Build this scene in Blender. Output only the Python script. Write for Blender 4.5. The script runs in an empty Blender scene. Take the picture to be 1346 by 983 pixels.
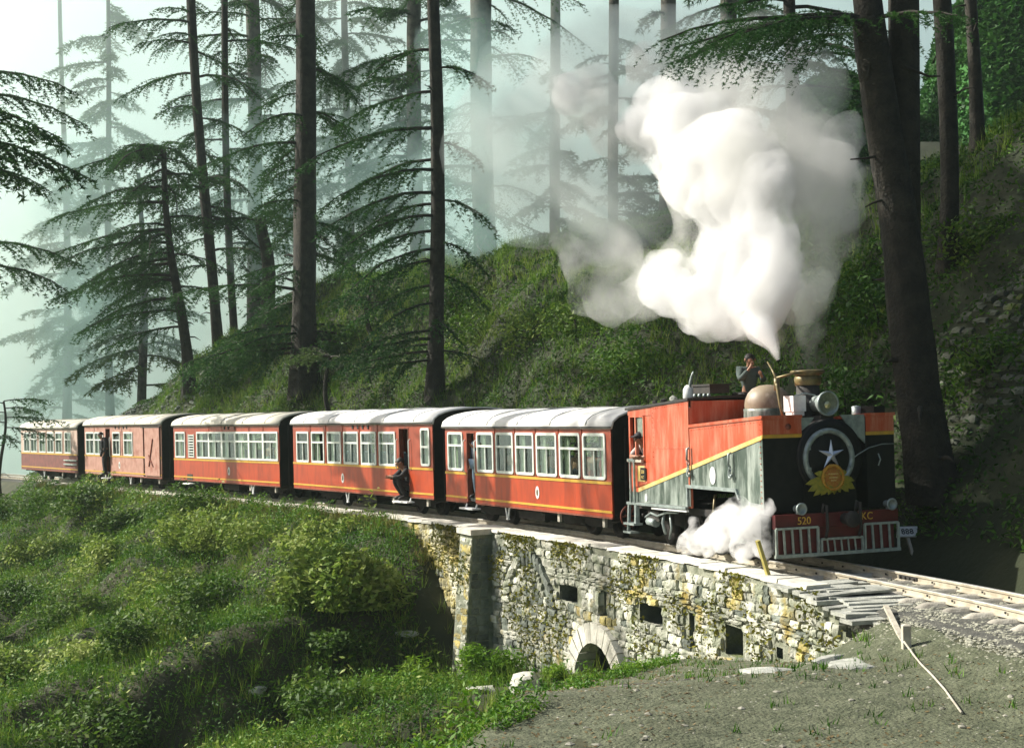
import bpy, bmesh, math, random
import numpy as np
from mathutils import Vector, Matrix, noise as mnoise
R = math.radians
random.seed(7)
rng = np.random.default_rng(7)
sc = bpy.context.scene
COL = sc.collection

# ---------------------------------------------------------------- camera
cam_d = bpy.data.cameras.new('camera')
cam = bpy.data.objects.new('camera', cam_d)
COL.objects.link(cam)
cam_d.sensor_width = 36.0
cam_d.lens = 50.8
cam_d.shift_y = 0.002
cam_d.clip_start = 0.1
cam_d.clip_end = 6000
CZ = 3.14
cam.matrix_world = Matrix.Translation((0, 0, CZ)) @ Matrix.Rotation(R(0.8), 4, 'Y') @ Matrix.Rotation(R(90), 4, 'X')
sc.camera = cam

# ---------------------------------------------------------------- light
SUN_AZ = R(-72)          # from +Y, clockwise positive: back left of the camera
SUN_EL = R(36)
world = bpy.data.worlds.new('World')
sc.world = world
world.use_nodes = True
wn = world.node_tree
bg = wn.nodes['Background']
sky = wn.nodes.new('ShaderNodeTexSky')
sky.sky_type = 'NISHITA'
sky.sun_disc = False
sky.sun_elevation = SUN_EL
sky.sun_rotation = SUN_AZ
sky.air_density = 1.0
sky.dust_density = 4.0
sky.ozone_density = 1.0
wn.links.new(sky.outputs[0], bg.inputs[0])
bg.inputs[1].default_value = 0.08
S = Vector((math.sin(SUN_AZ) * math.cos(SUN_EL), math.cos(SUN_AZ) * math.cos(SUN_EL), math.sin(SUN_EL)))
sun_d = bpy.data.lights.new('sun', 'SUN')
sun_d.energy = 5.0
sun_d.angle = R(0.5)
sun_d.color = (1.0, 0.95, 0.86)
sun = bpy.data.objects.new('sun', sun_d)
COL.objects.link(sun)
sun.rotation_euler = (-S).to_track_quat('-Z', 'Y').to_euler()
sc.view_settings.view_transform = 'Standard'
sc.view_settings.look = 'None'
sc.view_settings.exposure = 0.7
sc.view_settings.gamma = 1.0
sc.cycles.use_denoising = True
sc.cycles.max_bounces = 8
sc.cycles.diffuse_bounces = 3
sc.cycles.glossy_bounces = 2
sc.cycles.transmission_bounces = 4
sc.cycles.volume_bounces = 5
sc.cycles.transparent_max_bounces = 12
sc.cycles.sample_clamp_indirect = 4.0

# ---------------------------------------------------------------- helpers
class MB:
    """collects shapes and links them as one mesh object"""
    def __init__(s):
        s.v = []; s.f = []; s.sm = []; s.mi = []; s.m = 0
    def add(s, vs, fs, smooth=False):
        b = len(s.v)
        s.v += [tuple(p) for p in vs]
        for f in fs:
            s.f.append(tuple(i + b for i in f)); s.sm.append(smooth); s.mi.append(s.m)
        return s
    def box(s, x0, x1, y0, y1, z0, z1):
        return s.add([(x0,y0,z0),(x1,y0,z0),(x1,y1,z0),(x0,y1,z0),(x0,y0,z1),(x1,y0,z1),(x1,y1,z1),(x0,y1,z1)],
                     [(0,3,2,1),(4,5,6,7),(0,1,5,4),(1,2,6,5),(2,3,7,6),(3,0,4,7)])
    def bar(s, a, b, w, h=None, up=(0,0,1)):
        """square bar from a to b"""
        h = h or w
        a = Vector(a); b = Vector(b); d = (b - a).normalized()
        u = Vector(up)
        if abs(d.dot(u)) > .98: u = Vector((1,0,0))
        x = d.cross(u).normalized() * w / 2; y = x.cross(d).normalized() * h / 2
        P = [a-x-y, a+x-y, a+x+y, a-x+y, b-x-y, b+x-y, b+x+y, b-x+y]
        return s.add(P, [(0,1,2,3),(7,6,5,4),(0,4,5,1),(1,5,6,2),(2,6,7,3),(3,7,4,0)])
    def tube(s, pts, rad, n=8, cap=True, smooth=True, sq=1.0):
        pts = [Vector(p) for p in pts]
        if not hasattr(rad, '__len__'): rad = [rad] * len(pts)
        vs = []; ref = None
        for i, p in enumerate(pts):
            d = (pts[min(i+1, len(pts)-1)] - pts[max(i-1, 0)]).normalized()
            if ref is None:
                ref = Vector((0,0,1)) if abs(d.z) < .9 else Vector((1,0,0))
            x = d.cross(ref).normalized(); y = x.cross(d).normalized(); ref = y
            for k in range(n):
                a = 2*math.pi*k/n
                vs.append(p + x*math.cos(a)*rad[i] + y*math.sin(a)*rad[i]*sq)
        fs = []
        for i in range(len(pts)-1):
            for k in range(n):
                fs.append((i*n+k, i*n+(k+1)%n, (i+1)*n+(k+1)%n, (i+1)*n+k))
        s.add(vs, fs, smooth)
        if cap:
            b = len(s.v) - len(vs)
            s.f.append(tuple(b+k for k in range(n))[::-1]); s.sm.append(False); s.mi.append(s.m)
            s.f.append(tuple(b+(len(pts)-1)*n+k for k in range(n))); s.sm.append(False); s.mi.append(s.m)
        return s
    def lathe(s, prof, o=(0,0,0), ax=(0,0,1), n=16, smooth=True):
        """prof: list of (radius, height along ax)"""
        o = Vector(o); z = Vector(ax).normalized()
        x = z.orthogonal().normalized(); y = z.cross(x)
        vs = []
        for r, h in prof:
            for k in range(n):
                a = 2*math.pi*k/n
                vs.append(o + z*h + x*math.cos(a)*max(r, .0005) + y*math.sin(a)*max(r, .0005))
        fs = []
        for i in range(len(prof)-1):
            for k in range(n):
                fs.append((i*n+k, i*n+(k+1)%n, (i+1)*n+(k+1)%n, (i+1)*n+k))
        return s.add(vs, fs, smooth)
    def prism(s, poly, n, d):
        """extrude a 3D polygon along vector n*d"""
        n = Vector(n) * d; k = len(poly)
        P = [Vector(p) for p in poly] + [Vector(p) + n for p in poly]
        fs = [tuple(range(k))[::-1], tuple(range(k, 2*k))]
        fs += [(i, (i+1) % k, k+(i+1) % k, k+i) for i in range(k)]
        return s.add(P, fs)
    def build(s, name, m, parent=None):
        me = bpy.data.meshes.new(name)
        me.from_pydata(s.v, [], s.f)
        for x in (m if isinstance(m, (list, tuple)) else [m]): me.materials.append(x)
        me.polygons.foreach_set('use_smooth', s.sm)
        me.polygons.foreach_set('material_index', s.mi)
        me.update()
        bm = bmesh.new(); bm.from_mesh(me); bmesh.ops.recalc_face_normals(bm, faces=bm.faces); bm.to_mesh(me); bm.free()
        return link(name, me, parent)

def link(name, me, parent=None):
    o = bpy.data.objects.new(name, me)
    COL.objects.link(o)
    if parent is not None: o.parent = parent
    return o

def npmesh(name, V, F, m, parent=None, smooth=False):
    """V (n,3) array, F (m,k) array, k = 3 or 4"""
    me = bpy.data.meshes.new(name)
    V = np.asarray(V, np.float32); F = np.asarray(F, np.int32); k = F.shape[1]
    me.vertices.add(len(V)); me.vertices.foreach_set('co', V.ravel())
    me.loops.add(F.size); me.loops.foreach_set('vertex_index', F.ravel())
    me.polygons.add(len(F))
    me.polygons.foreach_set('loop_start', np.arange(0, F.size, k, dtype=np.int32))
    me.polygons.foreach_set('loop_total', np.full(len(F), k, np.int32))
    me.polygons.foreach_set('use_smooth', np.full(len(F), smooth, bool))
    me.materials.append(m)
    me.update(calc_edges=True); me.validate()
    return link(name, me, parent)

def empty(name, label=None, cat=None, group=None, mat=None):
    o = bpy.data.objects.new(name, None)
    o.empty_display_size = .3
    COL.objects.link(o)
    if mat is not None: o.matrix_world = mat
    return tag(o, label, cat, group)

def tag(o, label=None, cat=None, group=None, kind=None):
    if label: o['label'] = label
    if cat: o['category'] = cat
    if group: o['group'] = group
    if kind: o['kind'] = kind
    return o

# ---------------------------------------------------------------- materials
def nodes_of(m):
    m.use_nodes = True
    return m.node_tree, m.node_tree.nodes['Principled BSDF']

def mat(name, c, c2=None, scale=6.0, rough=.65, metal=0.0, bump=0.0, bscale=40.0, rnd=0.0, c3=None, sc3=1.5, t3=.55, coord='Object', spec=.5, detail=5, w3=.12):
    m = bpy.data.materials.new(name)
    nt, p = nodes_of(m)
    N = nt.nodes; Lk = nt.links
    p.inputs['Roughness'].default_value = rough
    p.inputs['Metallic'].default_value = metal
    p.inputs['Specular IOR Level'].default_value = spec
    tc = N.new('ShaderNodeTexCoord')
    if coord == 'World':
        g = N.new('ShaderNodeNewGeometry'); out = g.outputs['Position']
    else:
        out = tc.outputs[coord]
    n = N.new('ShaderNodeTexNoise'); n.inputs['Scale'].default_value = scale; n.inputs['Detail'].default_value = detail
    Lk.new(out, n.inputs['Vector'])
    mx = N.new('ShaderNodeMix'); mx.data_type = 'RGBA'
    c2 = c2 or tuple(x * .7 for x in c)
    mx.inputs[6].default_value = (*c, 1); mx.inputs[7].default_value = (*c2, 1)
    r = N.new('ShaderNodeMapRange'); r.inputs[1].default_value = .38; r.inputs[2].default_value = .62
    Lk.new(n.outputs[0], r.inputs[0]); Lk.new(r.outputs[0], mx.inputs[0])
    col = mx.outputs[2]
    if c3:
        n3 = N.new('ShaderNodeTexNoise'); n3.inputs['Scale'].default_value = sc3; n3.inputs['Detail'].default_value = 6
        n3.inputs['Roughness'].default_value = .65
        Lk.new(out, n3.inputs['Vector'])
        r3 = N.new('ShaderNodeMapRange'); r3.inputs[1].default_value = t3; r3.inputs[2].default_value = t3 + w3
        Lk.new(n3.outputs[0], r3.inputs[0])
        m3 = N.new('ShaderNodeMix'); m3.data_type = 'RGBA'; m3.inputs[7].default_value = (*c3, 1)
        Lk.new(r3.outputs[0], m3.inputs[0]); Lk.new(col, m3.inputs[6]); col = m3.outputs[2]
    if rnd:
        oi = N.new('ShaderNodeObjectInfo')
        rr = N.new('ShaderNodeMapRange'); rr.inputs[3].default_value = 1 - rnd; rr.inputs[4].default_value = 1 + rnd
        Lk.new(oi.outputs['Random'], rr.inputs[0])
        hs = N.new('ShaderNodeHueSaturation'); Lk.new(rr.outputs[0], hs.inputs['Value']); Lk.new(col, hs.inputs['Color']); col = hs.outputs[0]
    Lk.new(col, p.inputs['Base Color'])
    if bump:
        nb = N.new('ShaderNodeTexNoise'); nb.inputs['Scale'].default_value = bscale; nb.inputs['Detail'].default_value = 6
        Lk.new(out, nb.inputs['Vector'])
        b = N.new('ShaderNodeBump'); b.inputs['Strength'].default_value = bump; b.inputs['Distance'].default_value = .05
        Lk.new(nb.outputs[0], b.inputs['Height']); Lk.new(b.outputs[0], p.inputs['Normal'])
    return m

def leafmat(name, cols, trans=.35, patch=.6):
    """colours vary leaf by leaf (random per island) and in broad patches"""
    m = bpy.data.materials.new(name)
    nt, p = nodes_of(m)
    N = nt.nodes; Lk = nt.links
    g = N.new('ShaderNodeNewGeometry')
    ns = N.new('ShaderNodeTexNoise'); ns.inputs['Scale'].default_value = patch; ns.inputs['Detail'].default_value = 3
    Lk.new(g.outputs['Position'], ns.inputs['Vector'])
    ad = N.new('ShaderNodeMath'); ad.operation = 'MULTIPLY_ADD'; ad.inputs[1].default_value = .45; 
    mr = N.new('ShaderNodeMapRange'); mr.inputs[1].default_value = .3; mr.inputs[2].default_value = .7; mr.inputs[3].default_value = 0; mr.inputs[4].default_value = .55
    Lk.new(ns.outputs[0], mr.inputs[0])
    Lk.new(g.outputs['Random Per Island'], ad.inputs[0]); Lk.new(mr.outputs[0], ad.inputs[2])
    cr = N.new('ShaderNodeValToRGB')
    e = cr.color_ramp.elements
    while len(e) < len(cols): e.new(.5)
    for i, c in enumerate(cols):
        e[i].position = i / (len(cols) - 1); e[i].color = (*c, 1)
    Lk.new(ad.outputs[0], cr.inputs[0])
    Lk.new(cr.outputs[0], p.inputs['Base Color'])
    p.inputs['Roughness'].default_value = .6
    p.inputs['Specular IOR Level'].default_value = .25
    t = N.new('ShaderNodeBsdfTranslucent'); Lk.new(cr.outputs[0], t.inputs[0])
    mx = N.new('ShaderNodeMixShader'); mx.inputs[0].default_value = trans
    Lk.new(p.outputs[0], mx.inputs[1]); Lk.new(t.outputs[0], mx.inputs[2])
    Lk.new(mx.outputs[0], nt.nodes['Material Output'].inputs[0])
    return m

def volmat(name, dens, col=(1,1,1), aniso=0.0):
    m = bpy.data.materials.new(name); m.use_nodes = True
    nt = m.node_tree; nt.nodes.remove(nt.nodes['Principled BSDF'])
    v = nt.nodes.new('ShaderNodeVolumePrincipled')
    v.inputs['Color'].default_value = (*col, 1)
    v.inputs['Density'].default_value = dens
    v.inputs['Anisotropy'].default_value = aniso
    nt.links.new(v.outputs[0], nt.nodes['Material Output'].inputs['Volume'])
    m.cycles.homogeneous_volume = True
    return m

def streaked(name, base, base2, streak, rough=.30, lo=.44):
    m = mat(name, base, base2, 2.2, rough, bump=.03, bscale=7); nt = m.node_tree; N = nt.nodes; Lk = nt.links; p = N['Principled BSDF']
    tc = N.new('ShaderNodeTexCoord'); mp = N.new('ShaderNodeMapping'); mp.inputs['Scale'].default_value = (3.2, 3.2, .55); Lk.new(tc.outputs['Object'], mp.inputs[0])
    n = N.new('ShaderNodeTexNoise'); n.inputs['Scale'].default_value = 1.6; n.inputs['Detail'].default_value = 7; n.inputs['Roughness'].default_value = .68; Lk.new(mp.outputs[0], n.inputs['Vector'])
    r = N.new('ShaderNodeMapRange'); r.inputs[1].default_value = lo; r.inputs[2].default_value = lo+.24; Lk.new(n.outputs[0], r.inputs[0])
    mx = N.new('ShaderNodeMix'); mx.data_type = 'RGBA'; mx.inputs[7].default_value = (*streak, 1)
    src = p.inputs['Base Color'].links[0].from_socket; Lk.new(src, mx.inputs[6]); Lk.new(r.outputs[0], mx.inputs[0]); Lk.new(mx.outputs[2], p.inputs['Base Color'])
    return m
RED = streaked('red_paint', (.44,.052,.009), (.37,.044,.009), (.22,.028,.009), .42, .47)
RED_UP = streaked('upper_red_paint', (.38,.072,.034), (.33,.06,.028), (.22,.04,.02), .45, .46)
FADED = mat('faded_red_paint', (.46,.25,.19), (.38,.19,.14), 4, .6, c3=(.32,.12,.08), sc3=2.0, t3=.56)
LOCO_RED = streaked('engine_red_paint', (.52,.085,.032), (.46,.07,.026), (.62,.24,.15))  # pale streaks stand in for highlights on the red
BEAM_RED = mat('beam_red_paint', (.12,.010,.012), (.08,.008,.009), 5, .5)
BLACK = mat('black_paint', (.007,.008,.008), (.013,.014,.013), 5, .6, spec=.25)
SOOT = mat('sooty_iron', (.02,.02,.02), (.035,.03,.025), 6, .75, bump=.1)
TANK_BLACK = streaked('weathered_sheen_black_tank', (.045,.065,.05), (.09,.12,.10), (.42,.47,.42))  # pale streaks: white weathering, plus gloss reflection put into the colour
YELLOW = mat('yellow_paint', (.62,.36,.03), (.5,.3,.04), 8, .5)
PALE_YELLOW = mat('cream_yellow_stripe', (.70,.55,.22), (.6,.42,.12), 8, .5)
CREAM = mat('cream_window_paint', (.72,.76,.70), (.62,.66,.6), 10, .5)
ROOFW = mat('white_roof_paint', (.78,.78,.75), (.68,.68,.65), 2, .9, c3=(.55,.54,.5), sc3=1.2, t3=.64)
ROOFC = mat('dusty_cream_roof', (.62,.60,.50), (.52,.5,.4), 2, .7, c3=(.4,.36,.28), sc3=1.2, t3=.62)
DARKIN = mat('dark_interior', (.03,.035,.03), (.02,.022,.02), 4, .8)
CURTAIN = mat('pale_curtain', (.62,.66,.52), (.48,.52,.4), 14, .9)
SEATM = mat('blue_seat_cover', (.35,.5,.6), (.25,.4,.5), 14, .9)
IRON = mat('dark_underframe_iron', (.018,.016,.014), (.03,.026,.022), 8, .8)
RUST = mat('rusty_red_iron', (.25,.06,.03), (.15,.04,.02), 12, .7)
WHITE = mat('white_paint', (.78,.8,.78), (.66,.68,.66), 12, .55)
GREYM = mat('grey_metal', (.36,.42,.40), (.24,.28,.27), 10, .4, .3)
GRILLE = mat('pale_green_grey_bars', (.40,.46,.40), (.28,.32,.28), 12, .5)
SILVER = mat('silver_star', (.72,.76,.8), (.6,.64,.7), 8, .3, .5)
BRASS = mat('brass', (.22,.17,.07), (.12,.10,.05), 8, .45, .4)
GOLD = mat('marigold_garland', (.42,.13,.025), (.46,.26,.03), 30, .8, bump=.6, bscale=60)
GOLDLEAF = mat('yellow_leaf_spray', (.28,.25,.02), (.18,.18,.015), 14, .7)
DOME = mat('dusty_dome_paint', (.27,.22,.15), (.20,.15,.10), 4, .5, c3=(.40,.34,.28), sc3=2.0, t3=.56)
STEEL = mat('rail_steel', (.50,.46,.36), (.36,.32,.24), 5, .5, .0, c3=(.45,.34,.2), sc3=3.0, t3=.6)
STEELTOP = mat('polished_rail_head', (.82,.82,.78), (.7,.7,.66), 5, .28, .6)
SLEEPERM = mat('dusty_sleeper', (.44,.42,.35), (.30,.28,.23), 5, .85, bump=.3, rnd=.2)
BALLASTM = mat('ballast_stone', (.38,.38,.30), (.20,.20,.15), 7, .9, coord='World')
GROUNDM = mat('earth_ground', (.044,.046,.018), (.022,.030,.009), 1.2, .95, bump=.5, bscale=9, coord='World')
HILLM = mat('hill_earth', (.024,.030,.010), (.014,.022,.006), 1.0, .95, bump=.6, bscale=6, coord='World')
PATHM = mat('dusty_dirt_path', (.112,.124,.072), (.062,.074,.038), 5.0, .95, bump=1.0, bscale=20, coord='World', c3=(.065,.072,.036), sc3=1.6, t3=.52, w3=.2)
BEDM = mat('cinder_track_bed', (.05,.052,.045), (.09,.09,.075), 7, .95, bump=.6, bscale=30, coord='World')
MORTAR = mat('lime_mortar', (.28,.29,.22), (.14,.155,.10), 3.5, .95, bump=.6, bscale=24, coord='World')
def stonemat(name, white, dark, ochre, to=.56, rnd=.3):
    return mat(name, white, dark, 3.6, .92, bump=.5, bscale=26, rnd=rnd, c3=ochre, sc3=.95, t3=to, coord='World', w3=.1)
STONE = stonemat('lichened_wall_stone', (.58,.58,.49), (.22,.24,.17), (.34,.26,.06), rnd=.38)
STONE_OCHRE = stonemat('ochre_lichen_stone', (.42,.35,.11), (.22,.20,.10), (.60,.58,.44), .5)
STONE_DARK = stonemat('dark_and_shaded_stone', (.17,.19,.16), (.08,.095,.075), (.12,.14,.05), .6)  # dark wall stone; also used to paint shade on stones and linings
COPING = mat('pale_coping', (.68,.66,.57), (.50,.49,.42), 5, .9, bump=.4, rnd=.12)
HILLSTONE = stonemat('mossy_hill_stone', (.12,.13,.10), (.065,.075,.05), (.07,.09,.02), .55)
SLATE = mat('grey_slate', (.42,.43,.38), (.28,.29,.25), 6, .85, bump=.4, rnd=.2)
WOOD = mat('weathered_wood', (.50,.47,.38), (.36,.33,.26), 7, .85)
POSTM = mat('mossy_marker_wood', (.30,.26,.06), (.42,.36,.1), 8, .8)
BARK = mat('cedar_bark', (.034,.030,.021), (.016,.015,.011), 3.5, .95, bump=.9, bscale=16)
BARK_PALE = mat('hazed_far_bark', (.09,.085,.065), (.05,.05,.04), 3.5, .95, bump=.8, bscale=16)  # haze round the far trunks put into a lighter bark colour
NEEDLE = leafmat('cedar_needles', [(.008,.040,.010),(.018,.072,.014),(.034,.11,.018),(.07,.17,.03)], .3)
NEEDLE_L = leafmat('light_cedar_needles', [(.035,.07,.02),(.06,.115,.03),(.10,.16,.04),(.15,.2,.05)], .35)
GRASSL = leafmat('slope_ground_cover', [(.010,.044,.003),(.032,.11,.006),(.09,.21,.012),(.24,.34,.035)], .3, .45)
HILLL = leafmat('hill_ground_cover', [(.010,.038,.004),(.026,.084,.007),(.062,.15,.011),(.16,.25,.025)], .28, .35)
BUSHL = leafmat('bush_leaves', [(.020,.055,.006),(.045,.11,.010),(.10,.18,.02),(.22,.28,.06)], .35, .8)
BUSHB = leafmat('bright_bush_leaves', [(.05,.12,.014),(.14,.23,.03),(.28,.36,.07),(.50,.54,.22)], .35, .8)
FERN = leafmat('fresh_fern_leaves', [(.06,.14,.012),(.10,.22,.015),(.16,.28,.02),(.24,.34,.05)], .45, .9)
SKIN = mat('skin', (.34,.18,.11), (.30,.15,.09), 12, .55)
HAIR = mat('black_hair', (.012,.010,.009), (.02,.016,.013), 30, .6)
def glassmat():
    m = bpy.data.materials.new('window_glass'); nt, p = nodes_of(m); N = nt.nodes; Lk = nt.links
    t = N.new('ShaderNodeBsdfTransparent'); t.inputs[0].default_value = (.72,.82,.74,1)
    g = N.new('ShaderNodeBsdfGlossy'); g.inputs['Roughness'].default_value = .04
    f0 = N.new('ShaderNodeLayerWeight'); f0.inputs[0].default_value = .5; f = N.new('ShaderNodeMath'); f.operation = 'MULTIPLY_ADD'; f.inputs[1].default_value = .35; f.inputs[2].default_value = .03; Lk.new(f0.outputs['Facing'], f.inputs[0])
    mx = N.new('ShaderNodeMixShader'); Lk.new(f.outputs[0], mx.inputs[0]); Lk.new(t.outputs[0], mx.inputs[1]); Lk.new(g.outputs[0], mx.inputs[2])
    Lk.new(mx.outputs[0], N['Material Output'].inputs[0]); N.remove(p)
    return m
GLASS = glassmat()
LENS = mat('lamp_glass', (.30,.32,.26), (.2,.22,.18), 20, .12, .4)
LENS_LIT = mat('lamp_reflector', (.7,.68,.4), (.6,.55,.3), 20, .2, .5)

# ---------------------------------------------------------------- the curve of the line
X0, Y0, A0, K1, K2, GR = 5.109273, 23.506102, .339195, .016499, -.00024874, .0248743
def head(s):
    q = min(max(s, -22), 44)
    a = A0 + K1*q + K2*q*q
    return a + (.004*(s-44) if s > 44 else 0)
_ds = .05
def _line():
    L = []; x, y, s = X0, Y0, 0.0
    while s > -45:
        L.append((s, x, y, head(s))); a = head(s - _ds/2); x += math.sin(a)*_ds; y -= math.cos(a)*_ds; s -= _ds
    L = L[::-1]; x, y, s = X0, Y0, 0.0
    M_ = []
    while s < 110:
        M_.append((s, x, y, head(s))); a = head(s + _ds/2); x -= math.sin(a)*_ds; y += math.cos(a)*_ds; s += _ds
    return np.array(L[:-1] + M_)
TR = _line()
def cen(s):
    return tuple(np.interp(s, TR[:,0], TR[:,i]) for i in (1,2,3))
def Wp(s, l, z):
    """point at distance s back along the line, l metres to its valley side, height z"""
    x, y, a = cen(s)
    return Vector((x - math.cos(a)*l, y - math.sin(a)*l, z))
def Wv(s, l, z):
    s = np.asarray(s, float); x = np.interp(s, TR[:,0], TR[:,1]); y = np.interp(s, TR[:,0], TR[:,2]); a = np.interp(s, TR[:,0], TR[:,3])
    return np.stack([x - np.cos(a)*l, y - np.sin(a)*l, z + 0*x], -1)
def zr(s): return -GR * s
def frame(sA, sB):
    a = Wp(sA, 0, zr(sA)); b = Wp(sB, 0, zr(sB)); o = (a + b)/2
    X = (a - b); L = X.length; X.normalize()
    Y = Vector((0,0,1)).cross(X).normalized(); Z = X.cross(Y)
    m = Matrix((X, Y, Z)).transposed().to_4x4(); m.translation = o
    return m, L

# ---------------------------------------------------------------- terrain
HC = np.array([[-45,13],[-10,12],[-3,11.4],[2,10.8],[6,10.2],[10,8.4],[14,7.2],[18,6.8],[24,7.8],[28,8.9],[33,7.4],[39,8.9],[42,9.0],[46,8.0],[48,6.5],[53,4.2],[57,2.2],[62,.2],[72,-3],[110,-6]])
UPS = np.array([[-45,.2],[12,.15],[28,.22],[38,.12],[44,-.05],[60,-.2],[110,-.2]])
def vnoise(x, y, f, seed):
    """cheap smooth value noise, vectorised"""
    x = np.asarray(x, float)*f + seed*17.3; y = np.asarray(y, float)*f + seed*5.1
    xi = np.floor(x).astype(np.int64); yi = np.floor(y).astype(np.int64); fx = x-xi; fy = y-yi
    fx = fx*fx*(3-2*fx); fy = fy*fy*(3-2*fy)
    def h(a, b):
        n = (a*374761393 + b*668265263 + seed*144665) & 0x7fffffff
        n = ((n ^ (n >> 13)) * 1274126177) & 0x7fffffff
        return ((n ^ (n >> 16)) & 0xffff) / 65535.0
    return (h(xi,yi)*(1-fx)+h(xi+1,yi)*fx)*(1-fy) + (h(xi,yi+1)*(1-fx)+h(xi+1,yi+1)*fx)*fy
def hill(s, l):
    s = np.asarray(s, float); d = -np.asarray(l, float) - 1.9
    H = np.interp(s, HC[:,0], HC[:,1]); up = np.interp(s, UPS[:,0], UPS[:,1])
    a = 1.12*d; b = H + up*np.minimum(d - H/1.12, 40); k = 1.2
    hh = np.clip(.5 + .5*(b-a)/k, 0, 1); m = b*(1-hh) + a*hh - k*hh*(1-hh)
    m = np.maximum(m, -9)
    n = (vnoise(s, d, .35, 3) - .5)*1.2 + (vnoise(s, d, .9, 4) - .5)*.7 + (vnoise(s, d, 2.3, 5) - .5)*.25
    return zr(s) - .28 + m + n*np.clip(d/3, 0, 1)
ZB = np.array([[-45,-.15],[-30,-.3],[-12,-.30],[-8,-.30],[-6,-.36],[-5,-.50],[-3.6,-.80],[-1.7,-1.14],[1.7,-1.68],[4.2,-2.32],[5.5,-2.6],[6.75,-2.78],[8,-3.0],[10,-3.1],[11.6,-2.9],[12.5,-2.0],[13.3,-1.1],[14,-.75],[15,-.5],[20,-.6],[30,-.85],[50,-1.35],[110,-3]])
SL = np.array([[-45,.02],[-6,.03],[-3,.05],[0,.06],[3,.12],[6,.2],[8,.3],[10,.34],[12,.42],[14,.6],[18,.68],[24,.7],[110,.7]])
LEDGE = np.array([[-45,12],[-9,8.2],[-5,6.6],[-4.15,6.25],[-2.7,5.7],[-.9,4.75],[.35,3.55],[1.3,2.4],[2.0,1.95],[3,1.85],[110,1.85]])
def near(s, l):
    s = np.asarray(s, float); l = np.asarray(l, float)
    d = np.maximum(l - 1.8, 0); D = 9.0
    zb = np.interp(s, ZB[:,0], ZB[:,1])
    z = zb - np.interp(s, SL[:,0], SL[:,1])*D*(1 - np.exp(-d/D))
    led = l - np.interp(s, LEDGE[:,0], LEDGE[:,1]); z = z - np.clip(led, 0, 3.0)*.75*np.clip((7-s)/3.5, 0, 1)
    veg = np.clip((s-6)/4 + led*.3*(s < 6), 0, 1)
    z = z + ((vnoise(s, l, .5, 7) - .5)*1.0*veg + (vnoise(s, l, 1.2, 8) - .5)*(.10 + .5*veg))*np.clip(d/1.8, 0, 1)*np.clip((np.abs(s-5.2)-.8)/2.5 + (d > 4), 0.1, 1)
    # ballast shoulder where the wall has ended
    t = np.clip((l - 1.15)/1.7, 0, 1); t = t*t*(3-2*t)
    sh = (zr(s) - .2)*(1-t) + z*t
    k = np.clip((-3.5 - s)/.6, 0, 1)
    return z*(1-k) + np.minimum(sh, np.maximum(z, sh))*k

def grid(name, ss, ll, fz, m):
    A, B = np.meshgrid(ss, ll, indexing='ij')
    V = Wv(A.ravel(), B.ravel(), 0); V[:,2] = fz(A.ravel(), B.ravel())
    n, k = len(ss), len(ll)
    i = np.arange((n-1)*k).reshape(n-1, k)[:, :-1].ravel()
    F = np.stack([i, i+1, i+k+1, i+k], -1)
    o = npmesh(name, V, F, m, None, True)
    return o
gs = np.concatenate([np.arange(-44,-9,.8), np.arange(-9,16,.2), np.arange(16,60,.5), np.arange(60,108,2)])
ln = np.concatenate([[-1.6,-.5,.6,1.15], np.arange(1.45,6,.2), np.arange(6,14,.6), np.arange(14,44,2.5)])
lh = -np.concatenate([np.arange(1.86,14,.4), np.arange(14,40,1.5), np.arange(40,120,8)])
def nearz(s, l):
    z = near(s, l)
    return np.where((l < 1.2) , np.minimum(z, zr(s) - .42), z)
ground = tag(grid('ground', gs, ln, nearz, GROUNDM), kind='structure')
ground['label'] = 'earth slope and dirt path below the line'
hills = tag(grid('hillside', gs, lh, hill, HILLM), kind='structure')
bed_l = [-1.98,-1.9,-1.5,-.9,0,.9,1.3,1.42,1.43]
bed_z = [-.60,-.34,-.26,-.16,-.15,-.16,-.2,-.24,-.60]
def bedz(s, l): return zr(s) + np.interp(l, bed_l, bed_z) + (vnoise(s, l, 3, 12)-.5)*.04
tag(grid('track_bed', np.arange(-40,90,.5), np.array(bed_l), bedz, BEDM), kind='structure')
v = MB(); 
for r0, r1, z0, z1 in [(0, 60, -12.0, -12.0), (60, 300, -12.0, -14), (300, 560, -14, -15)]:
    n = 40
    P = [(math.cos(2*math.pi*k/n)*r, 40 + math.sin(2*math.pi*k/n)*r, z) for r, z in ((max(r0, .01), z0), (r1, z1)) for k in range(n)]
    v.add(P, [(k, (k+1) % n, n+(k+1) % n, n+k) for k in range(n)])
tag(v.build('valley_floor', mat('valley_green', (.05,.08,.03), (.035,.06,.02), .05, .95, coord='World')), kind='structure')
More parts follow.
